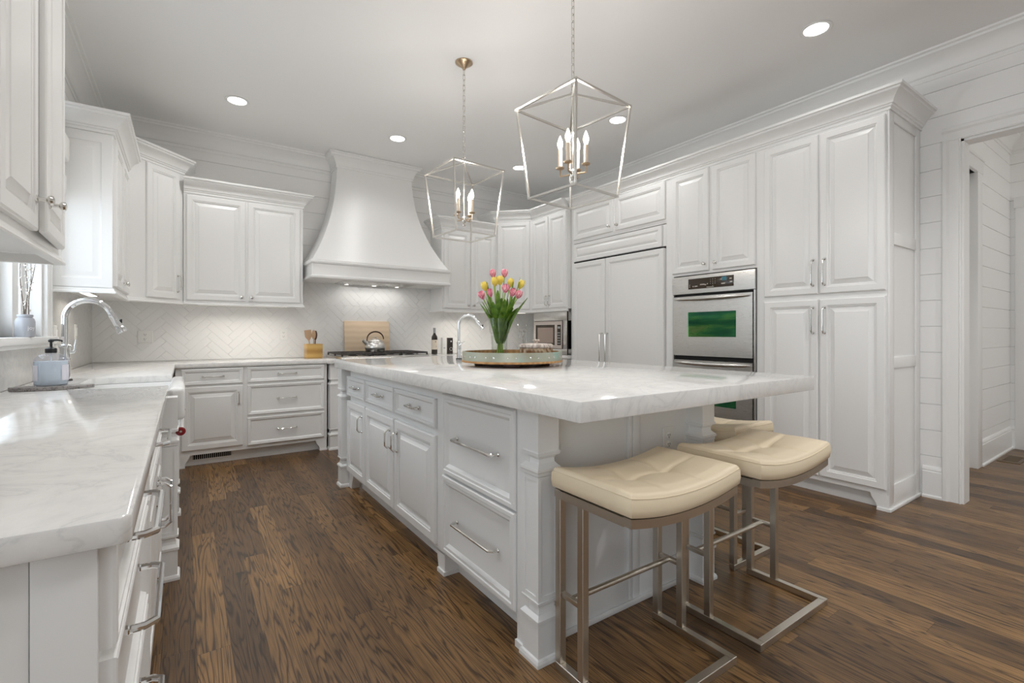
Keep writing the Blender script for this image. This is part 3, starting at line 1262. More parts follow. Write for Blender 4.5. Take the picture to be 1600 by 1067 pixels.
def post(t, cx, cy, ztop, m, k=1.0, name='corner_post'):
    mb = MB()
    w = .047 * k
    zs = ztop / .91
    prof = [(w + .010, 0), (w + .010, .012), (w + .006, .022), (w, .026), (w, .146), (w + .006, .150), (w + .007, .162), (w + .003, .167), (w - .006, .176), (w - .011, .190), (w - .011, .202), (w - .004, .210), (w + .003, .214), (w + .004, .224), (w - .004, .226),
            (w - .004, .668), (w + .002, .670), (w + .003, .682), (w + .007, .686), (w + .007, .696), (w - .001, .702), (w - .010, .712), (w - .012, .728), (w - .006, .738), (w + .003, .741), (w + .004, .752), (w, .756), (w, ztop / zs)]
    sq_rings(mb, cx, cy, [(h, z * zs) for h, z in prof])
    # framed shaft panels
    z0, z1 = .226 * zs, .668 * zs
    for sx in (-1, 1):
        for sy in (-1, 1):
            a, b_ = cx + sx * (w - .014), cx + sx * w
            c, d = cy + sy * (w - .014), cy + sy * w
            mb.box(min(a, b_), max(a, b_), min(c, d), max(c, d), z0, z1)
    for za, zb in ((z0, z0 + .016), (z1 - .016, z1)):
        mb.box(cx - w + .0007, cx + w - .0007, cy - w + .0007, cy + w - .0007, za + .0003, zb - .0003)
    return build(mb, name, m, t, smooth=20)


# pilaster at the range side and the rest of the back run
t = thing('range_base_cabinet', 'white base cabinet below the steel rangetop with fluted corner pilaster', 'cabinet', (1.21, 5.0, 0), 0)
mb = MB().box(.10, 1.09, 0, .69, .105, .80)
build(mb, 'body', CAB, t)
post(t, .053, .047, .872, CAB)
post(t, 1.137, .047, .872, CAB)
for a, c in ((.12, .59), (.60, 1.07)):
    dr = door(t, a, c, .14, .72)
    pull(dr, c - .035 if a < .3 else a + .035, .62, .12)
mb = MB().box(.11, 1.08, .05, .065, 0, .105)
build(mb, 'toe_board', CAB, t)

t = thing('rangetop', 'stainless gas rangetop with black grates under the hood', 'cooktop', (1.81, 5.0, 0), 0)
mb = MB()
mb.box(-.485, .485, -.015, .64, .802, .938)
build(mb, 'body', STEEL, t, bevel=.006)
mb = MB().extrude([(-.487, -.016, .925), (-.487, -.045, .912), (-.487, -.050, .80), (-.487, -.016, .80)], (.974, 0, 0))
fp = build(mb, 'front_panel', STEEL, t)
for k in range(6):
    mb = MB().lathe([(.026, 0), (.026, .006), (.021, .010), (.019, .034), (.016, .038), (.0001, .039)], 18, (-.40 + .16 * k, -.049, .858), 'y')
    build(mb, 'control_knob', STEEL, t)
for gx in (-.32, 0, .32):
    mb = MB()
    for x in (-.15, -.075, 0, .075, .15):
        mb.box(gx + x - .006, gx + x + .006, .02, .60, .955, .972)
    for y in (.02, .16, .30, .45, .59):
        mb.box(gx - .155, gx + .155, y - .006, y + .008, .955, .972)
    for x in (-.15, .15):
        for y in (.02, .30, .59):
            mb.box(gx + x - .008, gx + x + .008, y - .008, y + .008, .938, .957)
    build(mb, 'grate', IRON, t)
    for y in (.16, .45):
        mb = MB().lathe([(.05, 0), (.05, .006), (.034, .008), (.034, .014), (.0001, .015)], 18, (gx, y, .938))
        build(mb, 'burner', IRON, t)

t = thing('base_cabinet', 'white base cabinet in the back right corner, mostly hidden by the island', 'cabinet', (2.42, FY, 0), 0)
mb = MB()
mb.box(0, 2.0, .03, .64, .105, .872)
mb.box(1.40, 2.0, -.70, .03, .105, .872)
build(mb, 'body', CAB, t)
for a, c in ((.02, .66), (.68, 1.34)):
    dr = door(t, a, c, .722, .863, DRAWER, 'drawer', y=.03)
    pull(dr, (a + c) / 2, .79, .16, False, y=.018)
    dr = door(t, a, c, .142, .706, y=.03)
    pull(dr, c - .04, .60, .12, y=.01)
mb = MB().box(.02, 1.98, .10, .115, 0, .105)
build(mb, 'toe_board', CAB, t)

# --- left run below the window
LX = -.105
t = thing('drawer_cabinet', 'white three drawer base cabinet at the near end of the left counter', 'cabinet', (LX, .93, 0), 90)
W = .82
mb = MB().box(.012, W, 0, .59, .105, .872)
build(mb, 'body', CAB, t)
mb = MB()
mb.box(-.002, .012, 0, .072, 0, .872)
mb.box(.001, .012, .0735, .59, 0, .872)
build(mb, 'end_panel', CAB, t, bevel=.0015)
for za, zb in ((.702, .864), (.42, .686), (.14, .404)):
    dr = door(t, .012, .802, za, zb, DRAWER, 'drawer')
    pull(dr, .407, (za + zb) / 2 + (.0 if za > .6 else .05), .30, False, y=-.012, out=.048, r=.0065, m=CHROME)
feet(t, W)

t = thing('base_cabinet', 'white base cabinet between the near drawers and the sink, drawer over two doors', 'cabinet', (LX, 1.758, 0), 90)
W = 1.0
mb = MB().box(0, W, 0, .59, .105, .872)
build(mb, 'body', CAB, t)
dr = door(t, .02, .975, .702, .864, DRAWER, 'drawer')
pull(dr, .50, .785, .30, False, y=-.012, out=.048, r=.0065, m=CHROME)
for a, c, hx in ((.02, .495, .46), (.505, .98, .54)):
    dr = door(t, a, c, .14, .686)
    pull(dr, hx, .535, .16, out=.044, r=.006, m=CHROME)
feet(t, W)

t = thing('sink_base_cabinet', 'white sink base cabinet with turned corner posts below the apron sink', 'cabinet', (-.075, 2.79, 0), 90)
W = 1.07
mb = MB().box(.10, W - .10, 0, .60, .105, .66)
mb.box(.0, .10, .06, .60, .105, .872)
mb.box(W - .10, W, .06, .60, .105, .872)
build(mb, 'body', CAB, t)
post(t, .05, -.006, .872, CAB, .95)
post(t, W - .05, -.006, .872, CAB, .95)
for a, c, hx in ((.12, .54, .505), (.55, .97, .585)):
    dr = door(t, a, c, .14, .64)
mb = MB().box(.10, W - .10, .06, .075, 0, .105)
build(mb, 'toe_board', CAB, t)

t = thing('towel_bar', 'white towel bar with red medallion end caps below the apron sink', 'towel bar', (-.012, 3.32, .69))
mb = MB().tube([(0, -.41, 0), (0, .41, 0)], .014, 16)
build(mb, 'bar', CERAM, t)
for s in (-1, 1):
    mb = MB()
    mb.lathe([(.019, 0), (.021, .004), (.021, .014), (.016, .018)], 20, (0, s * .408, 0), 'y')
    cp = build(mb, 'end_cap', RED, t)
    mb = MB().lathe([(.0055, 0), (.0055, .003), (.0001, .003)], 14, (0, s * .408 - (.017 if s < 0 else -.0), 0), 'y')
    build(mb, 'medallion', CHROME, cp)
    mb = MB().tube([(0, s * .36, -.004), (-.03, s * .36, -.012), (-.052, s * .36, -.012)], .008, 8)
    build(mb, 'bracket', CHROME, t)

t = thing('base_cabinet', 'white base cabinet between the apron sink and the back left corner', 'cabinet', (LX, 3.88, 0), 90)
W = 1.16
mb = MB().box(0, W - .004, 0, .59, .105, .872)
build(mb, 'body', CAB, t)
for a, c in ((.03, .52), (.54, 1.03)):
    dr = door(t, a, c, .722, .863, DRAWER, 'drawer')
    pull(dr, (a + c) / 2, .79, .13, False, y=-.012)
    dr = door(t, a, c, .148, .706)
    pull(dr, c - .035, .60, .12)
feet(t, W - .01, right=False)

# --- counters
sx, y0, y1 = -.45, 2.985, 3.725
poly = [(-.70, .885), (-.074, .885), (-.062, .897), (-.062, y0), (sx + .06, y0)]
poly += [(sx + .06 - .06 * math.sin(a), y0 + .06 - .06 * math.cos(a)) for a in (R(30), R(60), R(90))]
poly += [(sx + .06 - .06 * math.cos(a), y1 - .06 + .06 * math.sin(a)) for a in (0, R(30), R(60), R(90))]
poly += [(-.062, y1), (-.062, 5.022), (1.18, 5.022), (1.18, 4.962), (1.318, 4.962), (1.318, 5.70 - .010), (-.70 + .021, 5.69), (-.70 + .021, 4.0), (-.70 + .021, .885)]
poly = [(-.679 if x < -.69 else x, y) for x, y in poly[:-1]]
mb = MB().extrude([(x, y, .874) for x, y in poly], (0, 0, .041))
o = build(mb, 'countertop', SLAB, bevel=.005, seg=2, base=True)
tag(o, 'white quartzite countertop running from the sink round the back left corner to the range', 'countertop')
mb = MB()
mb.extrude([(x, y, .874) for x, y in [(2.302, 4.962), (2.45, 4.962), (2.45, 5.03), (3.775, 5.03), (3.775, 4.32), (4.424, 4.32), (4.424, 5.69), (2.302, 5.69)]], (0, 0, .041))
o = build(mb, 'countertop', SLAB, bevel=.005, base=True)
tag(o, 'white quartzite countertop right of the range, in the back right corner', 'countertop')

t = thing('apron_sink', 'white fireclay apron front sink below the window', 'sink', (-.25, 3.355, 0))
mb = MB()
ox0, ox1, oy0, oy1 = -.245, .256, -.385, .385
mb.box(.185, ox1, oy0, oy1, .735, .903)
apr = build(mb, 'apron', CERAM, t, bevel=.022, seg=4)
mb = MB()
mb.box(-.235, .185, -.385, -.36, .665, .873)
mb.box(-.235, .185, .36, .385, .665, .873)
mb.box(-.235, -.21, -.36, .36, .665, .873)
mb.box(-.235, .185, -.385, .385, .661, .69)
build(mb, 'basin', CERAM, t, bevel=.006)
mb = MB().lathe([(.045, 0), (.045, .003), (.035, .001), (.0001, .001)], 20, (-.02, 0, .69))
build(mb, 'drain', CHROME, t)

# ------------------------------------------------------------------ island
ix0, iyf, iyb = 1.05, 1.43, 3.70
t = thing('kitchen_island', 'light grey kitchen island cabinet with drawers, doors and square turned corner posts', 'kitchen island', (1.55, 2.55, 0))
LOC = Matrix.Translation((-1.55, -2.55, 0))


def shift(mb):
    mb.T = LOC
    return mb


mb = shift(MB())
mb.box(ix0, 2.10, iyf, iyb, .105, .911)
mb.box(ix0 + .07, 2.03, iyf + .002, iyb - .06, 0, .105)
build(mb, 'body', ISL, t)
SIDE = LOC @ Matrix.Translation((ix0, 3.735, 0)) @ Matrix.Rotation(R(-90), 4, 'Z')
Y = 3.735
for a, c in ((3.735, 3.305), (3.285, 2.752), (2.732, 2.180)):
    dr = door(t, Y - a, Y - c, .705, .853, DRAWER, 'drawer', ISL, T=SIDE)
    pull(dr, Y - (a + c) / 2, .78, .13, False, y=-.012, T=SIDE)
    dr = door(t, Y - a, Y - c, .126, .668, RAISED, 'door', ISL, T=SIDE)
    hx = Y - c - .045 if a > 2.8 else Y - a + .045
    pull(dr, hx, .542, .105, True, T=SIDE)
for za, zb in ((.508, .889), (.128, .498)):
    dr = door(t, Y - 2.092, Y - 1.478, za, zb, DRAWER_L, 'drawer', ISL, T=SIDE)
    pull(dr, Y - 1.785, (za + zb) / 2 - .006, .345, False, y=-.0075, out=.040, r=.0058, T=SIDE)
# face frame stiles and the bracket foot between the banks
mb = MB()
mb.T = SIDE
mb.box(Y - 2.178, Y - 2.096, -.004, 0, .10, .911)
build(mb, 'stile', ISL, t)
mb = MB()
mb.T = SIDE
mb.box(Y - 1.474, Y - 1.40, -.012, 0, .0, .911)
build(mb, 'stile', ISL, t)
mb = MB()
mb.T = SIDE
xa = Y - 2.14
mb.extrude([(xa - .02, -.004, 0), (xa + .045, -.004, 0), (xa + .045, -.004, .105), (xa - .045, -.004, .105), (xa - .035, -.004, .05)], (0, .075, 0))
mb.box(xa - .026, xa + .050, -.012, .07, 0, .02)
build(mb, 'foot', ISL, t)
mb = MB()
mb.T = SIDE
mb.extrude([(.0, 0, 0), (.06, 0, 0), (.075, 0, .05), (.105, 0, .105), (0, 0, .105)], (0, .06, 0))
build(mb, 'foot', ISL, t)
mb = MB()
mb.T = SIDE
mb.box(Y - 1.478, Y - 1.40, -.020, .02, 0, .026)
build(mb, 'shoe_moulding', ISL, t)
for cx, cy in ((1.078, 1.382), (2.058, 1.388), (1.040, 3.79), (2.058, 3.79)):
    mb0 = MB()
    post(t, cx - 1.55, cy - 2.55, .911, ISL)
# framed end panel behind the stools
mb = shift(MB())
pf = iyf - .014
for a, c in ((1.125, 1.175), (1.590, 1.612), (1.616, 1.66), (2.012, 2.03)):
    mb.box(a, c, pf, iyf, .0, .911)
for a, c in ((1.175, 1.59), (1.66, 2.012)):
    mb.box(a, c, pf, iyf, .0, .132)
    mb.box(a, c, pf, iyf, .845, .911)
build(mb, 'end_panel_frame', ISL, t, bevel=.003)
mb = shift(MB())
mb.box(1.12, 2.02, pf - .012, pf, 0, .024)
mb.box(1.126, 1.60, pf - .004, iyf, .126, .134)
build(mb, 'shoe_moulding', ISL, t, bevel=.004)

mb = MB().box(.965, 2.455, 1.046, 3.84, .912, .977)
o = build(mb, 'island_countertop', SLAB, bevel=.004, base=True)
tag(o, 'thick white quartzite slab on the grey island, overhanging toward the stools', 'countertop')

# outlets and switch plates


def outlet(label, loc, rotz, w=.075, hgt=.118, kind='outlet', gang=1, rotated=False):
    t = thing('power_outlet' if kind == 'outlet' else 'light_switch', label, 'outlet' if kind == 'outlet' else 'light switch', loc, rotz)
    mb = MB().ring(w, hgt, [(0, 0), (0, .003), (.004, .006)], -w / 2, -hgt / 2)
    build(mb, 'cover_plate', PLATE, t, smooth=20)
    if kind == 'outlet':
        for z in (-.021, .021):
            mb = MB().lathe([(.016, 0), (.016, .0075), (.014, .0085)], 16, (0, 0, z), 'y')
            r_ = build(mb, 'receptacle', PLATE, t)
            mb = MB()
            for x in (-.0065, .0065):
                mb.box(x - .0013, x + .0013, -.0092, -.008, z - .002, z + .007)
            mb.lathe([(.0024, 0), (.0024, .0012)], 8, (0, -.008, z - .008), 'y')
            build(mb, 'slots', DARK, r_)
    else:
        mb = MB().box(-.016, .016, -.011, 0, -.033, .033)
        build(mb, 'rocker', PLATE, t, bevel=.002)
    return t


outlet('white power outlet on the grey island end panel above the stool seats', (1.868, iyf - .001, .682), 0)
outlet('white power outlet on the tile splash behind the sink faucet', (-.30, YB - .0085, 1.145), 0, w=.117)
outlet('white power outlet on the tile splash left of the wooden utensil box', (.895, YB - .0085, 1.165), 0)
outlet('white light switch on the stone splash beside the sink faucet, in the left corner', (XL + .0195, 4.88, 1.19), 90, kind='switch')
outlet('white light switch on the stone splash under the wall cabinet by the window', (XL + .0195, 4.18, 1.17), 90, kind='switch')

# ------------------------------------------------------------------ bar stools


def make_stool(label):
    t = thing('bar_stool', label, 'bar stool', (0, 0, 0), 0, None)
    hw, yf, yb = .278, -.176, .174       # front edge at -y, posts towards +y

    def sad(x):
        return .030 * (x / hw) ** 2

    s = .0275
    px = .275 - s / 2

    def sq(mb, x0, x1, y0, y1, z0, z1):
        return mb.box(x0, x1, y0, y1, z0, z1)
    # base: two runners and the crossbar towards the sitter
    mb = MB()
    sq(mb, -.275, -.275 + s, yf, yb, 0, s)
    sq(mb, .275 - s, .275, yf, yb, 0, s)
    sq(mb, -.275 + s, .275 - s, yf, yf + s, 0, s)
    build(mb, 'base_frame', BRUSH, t, bevel=.0015, seg=1)
    for sx_ in (-1, 1):
        for y in (yb - s / 2, yb - .128):
            mb = MB()
            x = sx_ * px
            mb.box(x - s / 2, x + s / 2, y - s / 2, y + s / 2, s, .59 + sad(x))
            build(mb, 'leg', BRUSH, t, bevel=.0015, seg=1)
        mb = MB()
        x = sx_ * px
        mb.box(x - .009, x + .009, yb - .128 + s / 2, yb - s, .262, .280)
        build(mb, 'stretcher', BRUSH, t, bevel=.002)
    mb = MB().tube([(-px, yb - .07, .271), (px, yb - .07, .271)], .0105, 14)
    build(mb, 'footrest', BRUSH, t)
    # curved seat frame
    mb = MB()
    n = 16
    for y0, y1 in ((yf, yf + .03), (yb - .03, yb)):
        lo_ = [(-hw + 2 * hw * i / n) for i in range(n + 1)]
        poly = [(x, y0, .578 + sad(x)) for x in lo_] + [(x, y0, .606 + sad(x)) for x in reversed(lo_)]
        mb.extrude(poly, (0, y1 - y0, 0))
    for x0, x1 in ((-hw, -hw + .03), (hw - .03, hw)):
        mb.box(x0, x1, yf + .03, yb - .03, .578 + sad(x0 if x0 < 0 else x1) - .003, .606 + sad(hw) - .003)
    build(mb, 'seat_frame', BRUSH, t, smooth=40)
    # tufted saddle cushion
    nx, ny = 60, 40
    mb = MB()
    cw, cf, cb = hw + .004, yf - .004, yb + .004
    vs, fs = [], []

    def top(u, v):
        x = -cw + 2 * cw * u
        y = cf + (cb - cf) * v
        z = .683 + sad(x) * 1.0
        yc = (cf + cb) / 2
        def seam(d, a=.006, w=.011):
            return a * math.exp(-(d / w) ** 2)
        f_edge = min(1, min(x + cw, cw - x, y - cf, cb - y) / .05)
        z -= (seam(y - yc, .0065) + seam(x + .095, .0065) + seam(x - .095, .0065)) * f_edge
        for tx in (-.095, .095):
            z -= .017 * math.exp(-((x - tx) ** 2 + (y - yc) ** 2) / .0016)
        # pillow between the seams
        z += .007 * abs(math.sin(math.pi * (y - yc) / (cb - yc))) * f_edge
        # rounded border
        d = min(x + cw, cw - x, y - cf, cb - y)
        r_ = .016
        if d < r_:
            z -= r_ - math.sqrt(max(0, r_ * r_ - (r_ - d) ** 2))
        return (x, y, z)
    us = [0, .004, .012, .022, .034] + [.05 + .90 * i / nx for i in range(nx + 1)] + [.966, .978, .988, .996, 1]
    vv = [0, .006, .016, .030, .048] + [.07 + .86 * i / ny for i in range(ny + 1)] + [.952, .970, .984, .994, 1]
    for v in vv:
        for u in us:
            vs.append(top(u, v))
    NX, NY = len(us), len(vv)
    for j in range(NY - 1):
        for i in range(NX - 1):
            a = j * NX + i
            fs.append((a, a + 1, a + NX + 1, a + NX))
    ring = [i for i in range(NX)] + [j * NX + NX - 1 for j in range(1, NY)] + [(NY - 1) * NX + i for i in range(NX - 2, -1, -1)] + [j * NX for j in range(NY - 2, 0, -1)]
    layers = [ring]
    for k, (zz, o_) in enumerate(((.66, .003), (.635, .004), (.612, .001), (.606, -.008))):
        idx = []
        for q in ring:
            x, y, z = vs[q]
            cxx = 1 + o_ / cw
            idx.append(len(vs))
            vs.append((x * cxx, (y + .001) * (1 + o_ / .18) - .001, zz + sad(x)))
        layers.append(idx)
    m_ = len(ring)
    for a, b_ in zip(layers, layers[1:]):
        for k in range(m_):
            fs.append((a[k], a[(k + 1) % m_], b_[(k + 1) % m_], b_[k]))
    fs.append(tuple(layers[-1]))
    mb.add(vs, fs)
    cu = build(mb, 'seat', CREAM, t, smooth=60)
    # stitched edge seam
    pts = []
    for q in ring[::3]:
        x, y, z = vs[q]
        pts.append((x * 1.004, y * 1.006, z + .001))
    mb = MB().tube(pts, .0017, 6, closed=True)
    build(mb, 'piping', CREAM, cu)
    return t


s1 = make_stool('cream tufted bar stool nearest the camera, in front of the left post of the island')
s1.location = (1.352, 1.124, 0)
s2 = dup(s1, (2.030, 1.106, 0), 0, 'cream tufted bar stool in the middle, in front of the right post of the island')
s3 = dup(s1, (2.425, 1.60, 0), 90, 'cream tufted bar stool farthest back, turned sideways at the right side of the island')
for s in (s1, s2, s3):
    s['group'] = 'bar stools around the island'

# ------------------------------------------------------------------ lantern pendants


def make_lantern(label, zt, zb):
    t = thing('pendant_lantern', label, 'pendant light', (0, 0, CZ))
    a, b_ = .298 / math.sqrt(2), .231 / math.sqrt(2)
    zt -= CZ
    zb -= CZ
    r = .0072
    ap = zt + .075
    mb = MB()
    T_ = [(a, a, zt), (-a, a, zt), (-a, -a, zt), (a, -a, zt)]
    B_ = [(b_, b_, zb), (-b_, b_, zb), (-b_, -b_, zb), (b_, -b_, zb)]
    for i in range(4):
        mb.tube([T_[i], T_[(i + 1) % 4]], r, 4)
        mb.tube([B_[i], B_[(i + 1) % 4]], r, 4)
        mb.tube([T_[i], B_[i]], r, 4)
        mb.tube([T_[i], (0, 0, ap)], r, 4)
    for p in T_ + B_:
        mb.box(p[0] - r * .8, p[0] + r * .8, p[1] - r * .8, p[1] + r * .8, p[2] - r * .8, p[2] + r * .8)
    fr = build(mb, 'lantern_frame', SILVER, t, smooth=20)
    mb = MB()
    mb.lathe([(.011, -.012), (.014, -.004), (.014, .008), (.009, .014), (.009, .02)], 14, (0, 0, ap))
    mb.tube([(.012 * math.cos(q), 0, ap + .030 + .012 * math.sin(q)) for q in [2 * math.pi * k / 12 for k in range(12)]], .003, 6, closed=True)
    build(mb, 'hub', SILVER, t)
    mb = MB()
    mb.lathe([(.064, 0), (.064, -.008), (.058, -.012), (.030, -.030), (.012, -.046), (.010, -.056), (.0001, -.058)], 26, (0, 0, 0))
    build(mb, 'ceiling_canopy', BRASS, t)
    # chain
    mb = MB()
    z0, z1 = ap + .040, -.056
    k = max(2, round((z1 - z0) / .037))
    st = (z1 - z0) / k
    for i in range(k):
        zc = z0 + st * (i + .5)
        h, w = st / 2 + .0045, .0085
        pts = []
        for q in range(14):
            an = 2 * math.pi * q / 14
            x = w * math.cos(an)
            z = (h - w) * (1 if math.sin(an) >= 0 else -1) + w * math.sin(an)
            pts.append((x, 0, zc + z) if i % 2 else (0, x, zc + z))
        mb.tube(pts, .0023, 6, closed=True)
    build(mb, 'chain', SILVER, t)
    # candle cluster
    zc = zb + .125
    mb = MB()
    mb.tube([(0, 0, zc - .045), (0, 0, ap - .01)], .0045, 10)
    mb.lathe([(.0001, -.055), (.009, -.050), (.012, -.040), (.006, -.032), (.010, -.024), (.017, -.012), (.017, .012), (.010, .020), (.006, .024)], 14, (0, 0, zc))
    build(mb, 'stem', SILVER, t)
    for q in range(4):
        an = R(22) + q * math.pi / 2
        cx, cy = .072 * math.cos(an), .072 * math.sin(an)
        mb = MB()
        mb.tube([(0, 0, zc - .004), (cx, cy, zc - .004), (cx, cy, zc + .035)], .0048, 8)
        mb.lathe([(.004, 0), (.021, .006), (.023, .012), (.019, .012), (.012, .008)], 16, (cx, cy, zc + .03))
        arm = build(mb, 'candle_arm', BRASS, t)
        mb = MB().lathe([(.0115, 0), (.0115, .098), (.009, .101), (.0001, .101)], 14, (cx, cy, zc + .038))
        build(mb, 'candle_sleeve', CANDLE, arm)
        mb = MB().lathe([(.006, 0), (.010, .010), (.0145, .026), (.0135, .040), (.008, .058), (.003, .070), (.0001, .076)], 14, (cx, cy, zc + .138))
        build(mb, 'bulb', BULB, arm)
    return t


P1 = make_lantern('silver open cage lantern pendant nearest the camera, chain leaving the frame top', 2.365, 1.895)
P1.location = (1.690, 1.890, CZ)
P1.rotation_euler = (0, 0, R(6))
P2 = dup(P1, (1.706, 3.105, CZ), 3, 'silver open cage lantern pendant farther away, hung in front of the range hood')
for p in (P1, P2):
    p['group'] = 'lantern pendants over the island'

# ------------------------------------------------------------------ recessed ceiling lights
t = thing('recessed_light', '', 'ceiling light', (0, 0, CZ))
mb = MB().lathe([(.070, -.001), (.092, -.002), (.094, -.006), (.088, -.009), (.072, -.006), (.070, -.001)], 32)
build(mb, 'trim_ring', TRIM, t)
mb = MB().lathe([(.0001, -.0035), (.071, -.0035), (.071, -.0005), (.0001, -.0005)], 32)
build(mb, 'lens', LENS, t)
RL = [(.379, 4.72, 'round recessed ceiling light in the back left, above the diagonal corner cabinet'),
      (1.808, 4.70, 'round recessed ceiling light in front of the top of the range hood'),
      (3.340, 4.70, 'round recessed ceiling light in the back right, just left of the nearer lantern cage'),
      (3.350, 3.123, 'round recessed ceiling light seen through the top right of the nearer lantern'),
      (3.424, 1.451, 'large round recessed ceiling light at the upper right, nearest the pantry cabinet')]
for i, (x, y, lb) in enumerate(RL):
    o = t if i == 0 else dup(t, (x, y, CZ))
    o.location = (x, y, CZ)
    o['label'] = lb
    o['group'] = 'recessed ceiling lights'


def spot(x, y, e, ang=140):
    d = bpy.data.lights.new('downlight_or_fill', 'SPOT')
    d.energy = e
    d.spot_size = R(ang)
    d.spot_blend = .6
    d.shadow_soft_size = .07
    d.color = (1, .992, .985)
    o = bpy.data.objects.new('downlight_or_fill', d)
    o.location = (x, y, CZ - .012)
    COL.objects.link(o)


for (x, y, _), e in zip(RL, (46, 18, 30, 34, 13)):
    spot(x, y, e)
for x, y, e in ((.38, 3.1, 108), (.38, 1.45, 52), (1.8, -.6, 50), (3.4, -.8, 130), (2.6, .2, 105), (.3, -.9, 30)):  # unseen spots without fixtures, added as fill for floor and low fronts
    spot(x, y, e)
for px_, py_ in ((1.690, 1.890), (1.706, 3.105)):
    d = bpy.data.lights.new('lantern_glow', 'POINT')
    d.energy = 18
    d.shadow_soft_size = .05
    d.color = (1, .95, .90)
    o = bpy.data.objects.new('lantern_glow', d)
    o.location = (px_, py_, 2.24)
    COL.objects.link(o)

# ------------------------------------------------------------------ things on the island
TX, TY, TZ = 1.718, 2.496, .977
t = thing('round_tray', 'round wooden tray with a patinated metal band on dark feet, on the island', 'tray', (TX, TY, TZ))
mb = MB().lathe([(.285, .024), (.318, .024), (.320, .030), (.318, .036), (.0001, .036)], 48)
build(mb, 'tray_board', TRAYW, t)
mb = MB().lathe([(.300, .036), (.3145, .036), (.3145, .089), (.300, .089), (.300, .036)], 64)
band = build(mb, 'rim_band', GALV, t)
mb = MB().lathe([(.2985, .037), (.2995, .037), (.2995, .088), (.2985, .088), (.2985, .037)], 64)
build(mb, 'inner_lining', TRAYW, t)
mb = MB()
for k in range(30):
    an = 2 * math.pi * (k + (.25 if k % 2 else 0)) / 30
    c = Vector((.3145 * math.cos(an), .3145 * math.sin(an), .060))
    d = Vector((math.cos(an), math.sin(an), 0))
    mb.tube([c, c + d * .002, c + d * .0035], [.0062, .0055, .002], 8)
rv = build(mb, 'rivets', NICKEL, band)
rv['kind'] = 'stuff'
for an in (R(235), R(325), R(55), R(145)):
    mb = MB()
    mb.T = Matrix.Rotation(an, 4, 'Z')
    mb.box(.155, .235, -.05, .05, 0, .026)
    build(mb, 'foot', DARKW, t, bevel=.004)
mb = MB().lathe([(.19, .004), (.19, .024), (.0001, .024)], 32)
build(mb, 'base_board', DARKW, t)

VX, VY, VZ = 1.680, 2.585, TZ + .0365
t = thing('glass_vase', 'clear stepped glass vase of tulips standing on the round tray', 'vase', (VX, VY, VZ))
mb = MB().lathe([(.0001, .0), (.044, .0), (.047, .004), (.057, .165), (.064, .168), (.071, .26), (.0705, .262), (.0665, .260), (.060, .171), (.053, .166), (.0425, .010), (.0001, .008)], 36)
build(mb, 'vase_body', GLASS, t, smooth=40)
mb = MB().lathe([(.0001, .011), (.041, .011), (.0505, .150), (.0001, .150)], 30)
build(mb, 'water', VWATER, t)


def petal_mb(mb, base, axis, Rm, H, an, spread, openk):
    ax = axis.normalized()
    ref = Vector((1, 0, 0)) if abs(ax.x) < .9 else Vector((0, 1, 0))
    e1 = (ref - ax * ref.dot(ax)).normalized()
    e2 = ax.cross(e1)
    vs, fs = [], []
    nt, ns = 9, 6
    for i in range(nt + 1):
        q = i / nt
        rr_ = Rm * (math.sin(math.pi * min(1, q * .62 + .06)) ** .75) * (1 - (.45 - openk) * max(0, q - .55) / .45)
        wd = R(spread) * (math.sin(math.pi * (.12 + .86 * q)) ** .6)
        for j in range(ns + 1):
            s_ = -1 + 2 * j / ns
            a = an + wd * s_
            r2 = rr_ * (1 - .07 * (1 - s_ * s_) * 0 + .03 * math.cos(s_ * 3))
            z = H * (q - .02 * s_ * s_ * q)
            vs.append(base + e1 * (r2 * math.cos(a)) + e2 * (r2 * math.sin(a)) + ax * z)
    for i in range(nt):
        for j in range(ns):
            a = i * (ns + 1) + j
            fs.append((a, a + 1, a + ns + 2, a + ns + 1))
    mb.add(vs, fs)


def leaf_mb(mb, pts, w):
    """long folded blade along a curve"""
    P = [Vector(p) for p in pts]
    # resample
    n = 14
    cur = []
    for i in range(n + 1):
        u = i / n * (len(P) - 1)
        k = min(int(u), len(P) - 2)
        f = u - k
        p0, p1, p2, p3 = P[max(k - 1, 0)], P[k], P[k + 1], P[min(k + 2, len(P) - 1)]
        cur.append(.5 * ((2 * p1) + (p2 - p0) * f + (2 * p0 - 5 * p1 + 4 * p2 - p3) * f * f + (3 * p1 - p0 - 3 * p2 + p3) * f ** 3))
    vs, fs = [], []
    out = Vector((P[-1].x - VX, P[-1].y - VY, 0))
    out = out.normalized() if out.length > .01 else Vector((.5, -.8, 0))
    for i in range(n + 1):
        q = i / n
        tdir = (cur[min(i + 1, n)] - cur[max(i - 1, 0)]).normalized()
        sd = tdir.cross(out).normalized()
        nn = sd.cross(tdir)
        ww = w * (math.sin(math.pi * (q ** .8 * .93 + .05)) ** .8) + .0008
        for s_ in (-1, -.5, 0, .5, 1):
            vs.append(cur[i] + sd * ww * s_ + nn * (abs(s_) * ww * .35))
    for i in range(n):
        for j in range(4):
            a = i * 5 + j
            fs.append((a, a + 1, a + 6, a + 5))
    mb.add(vs, fs)


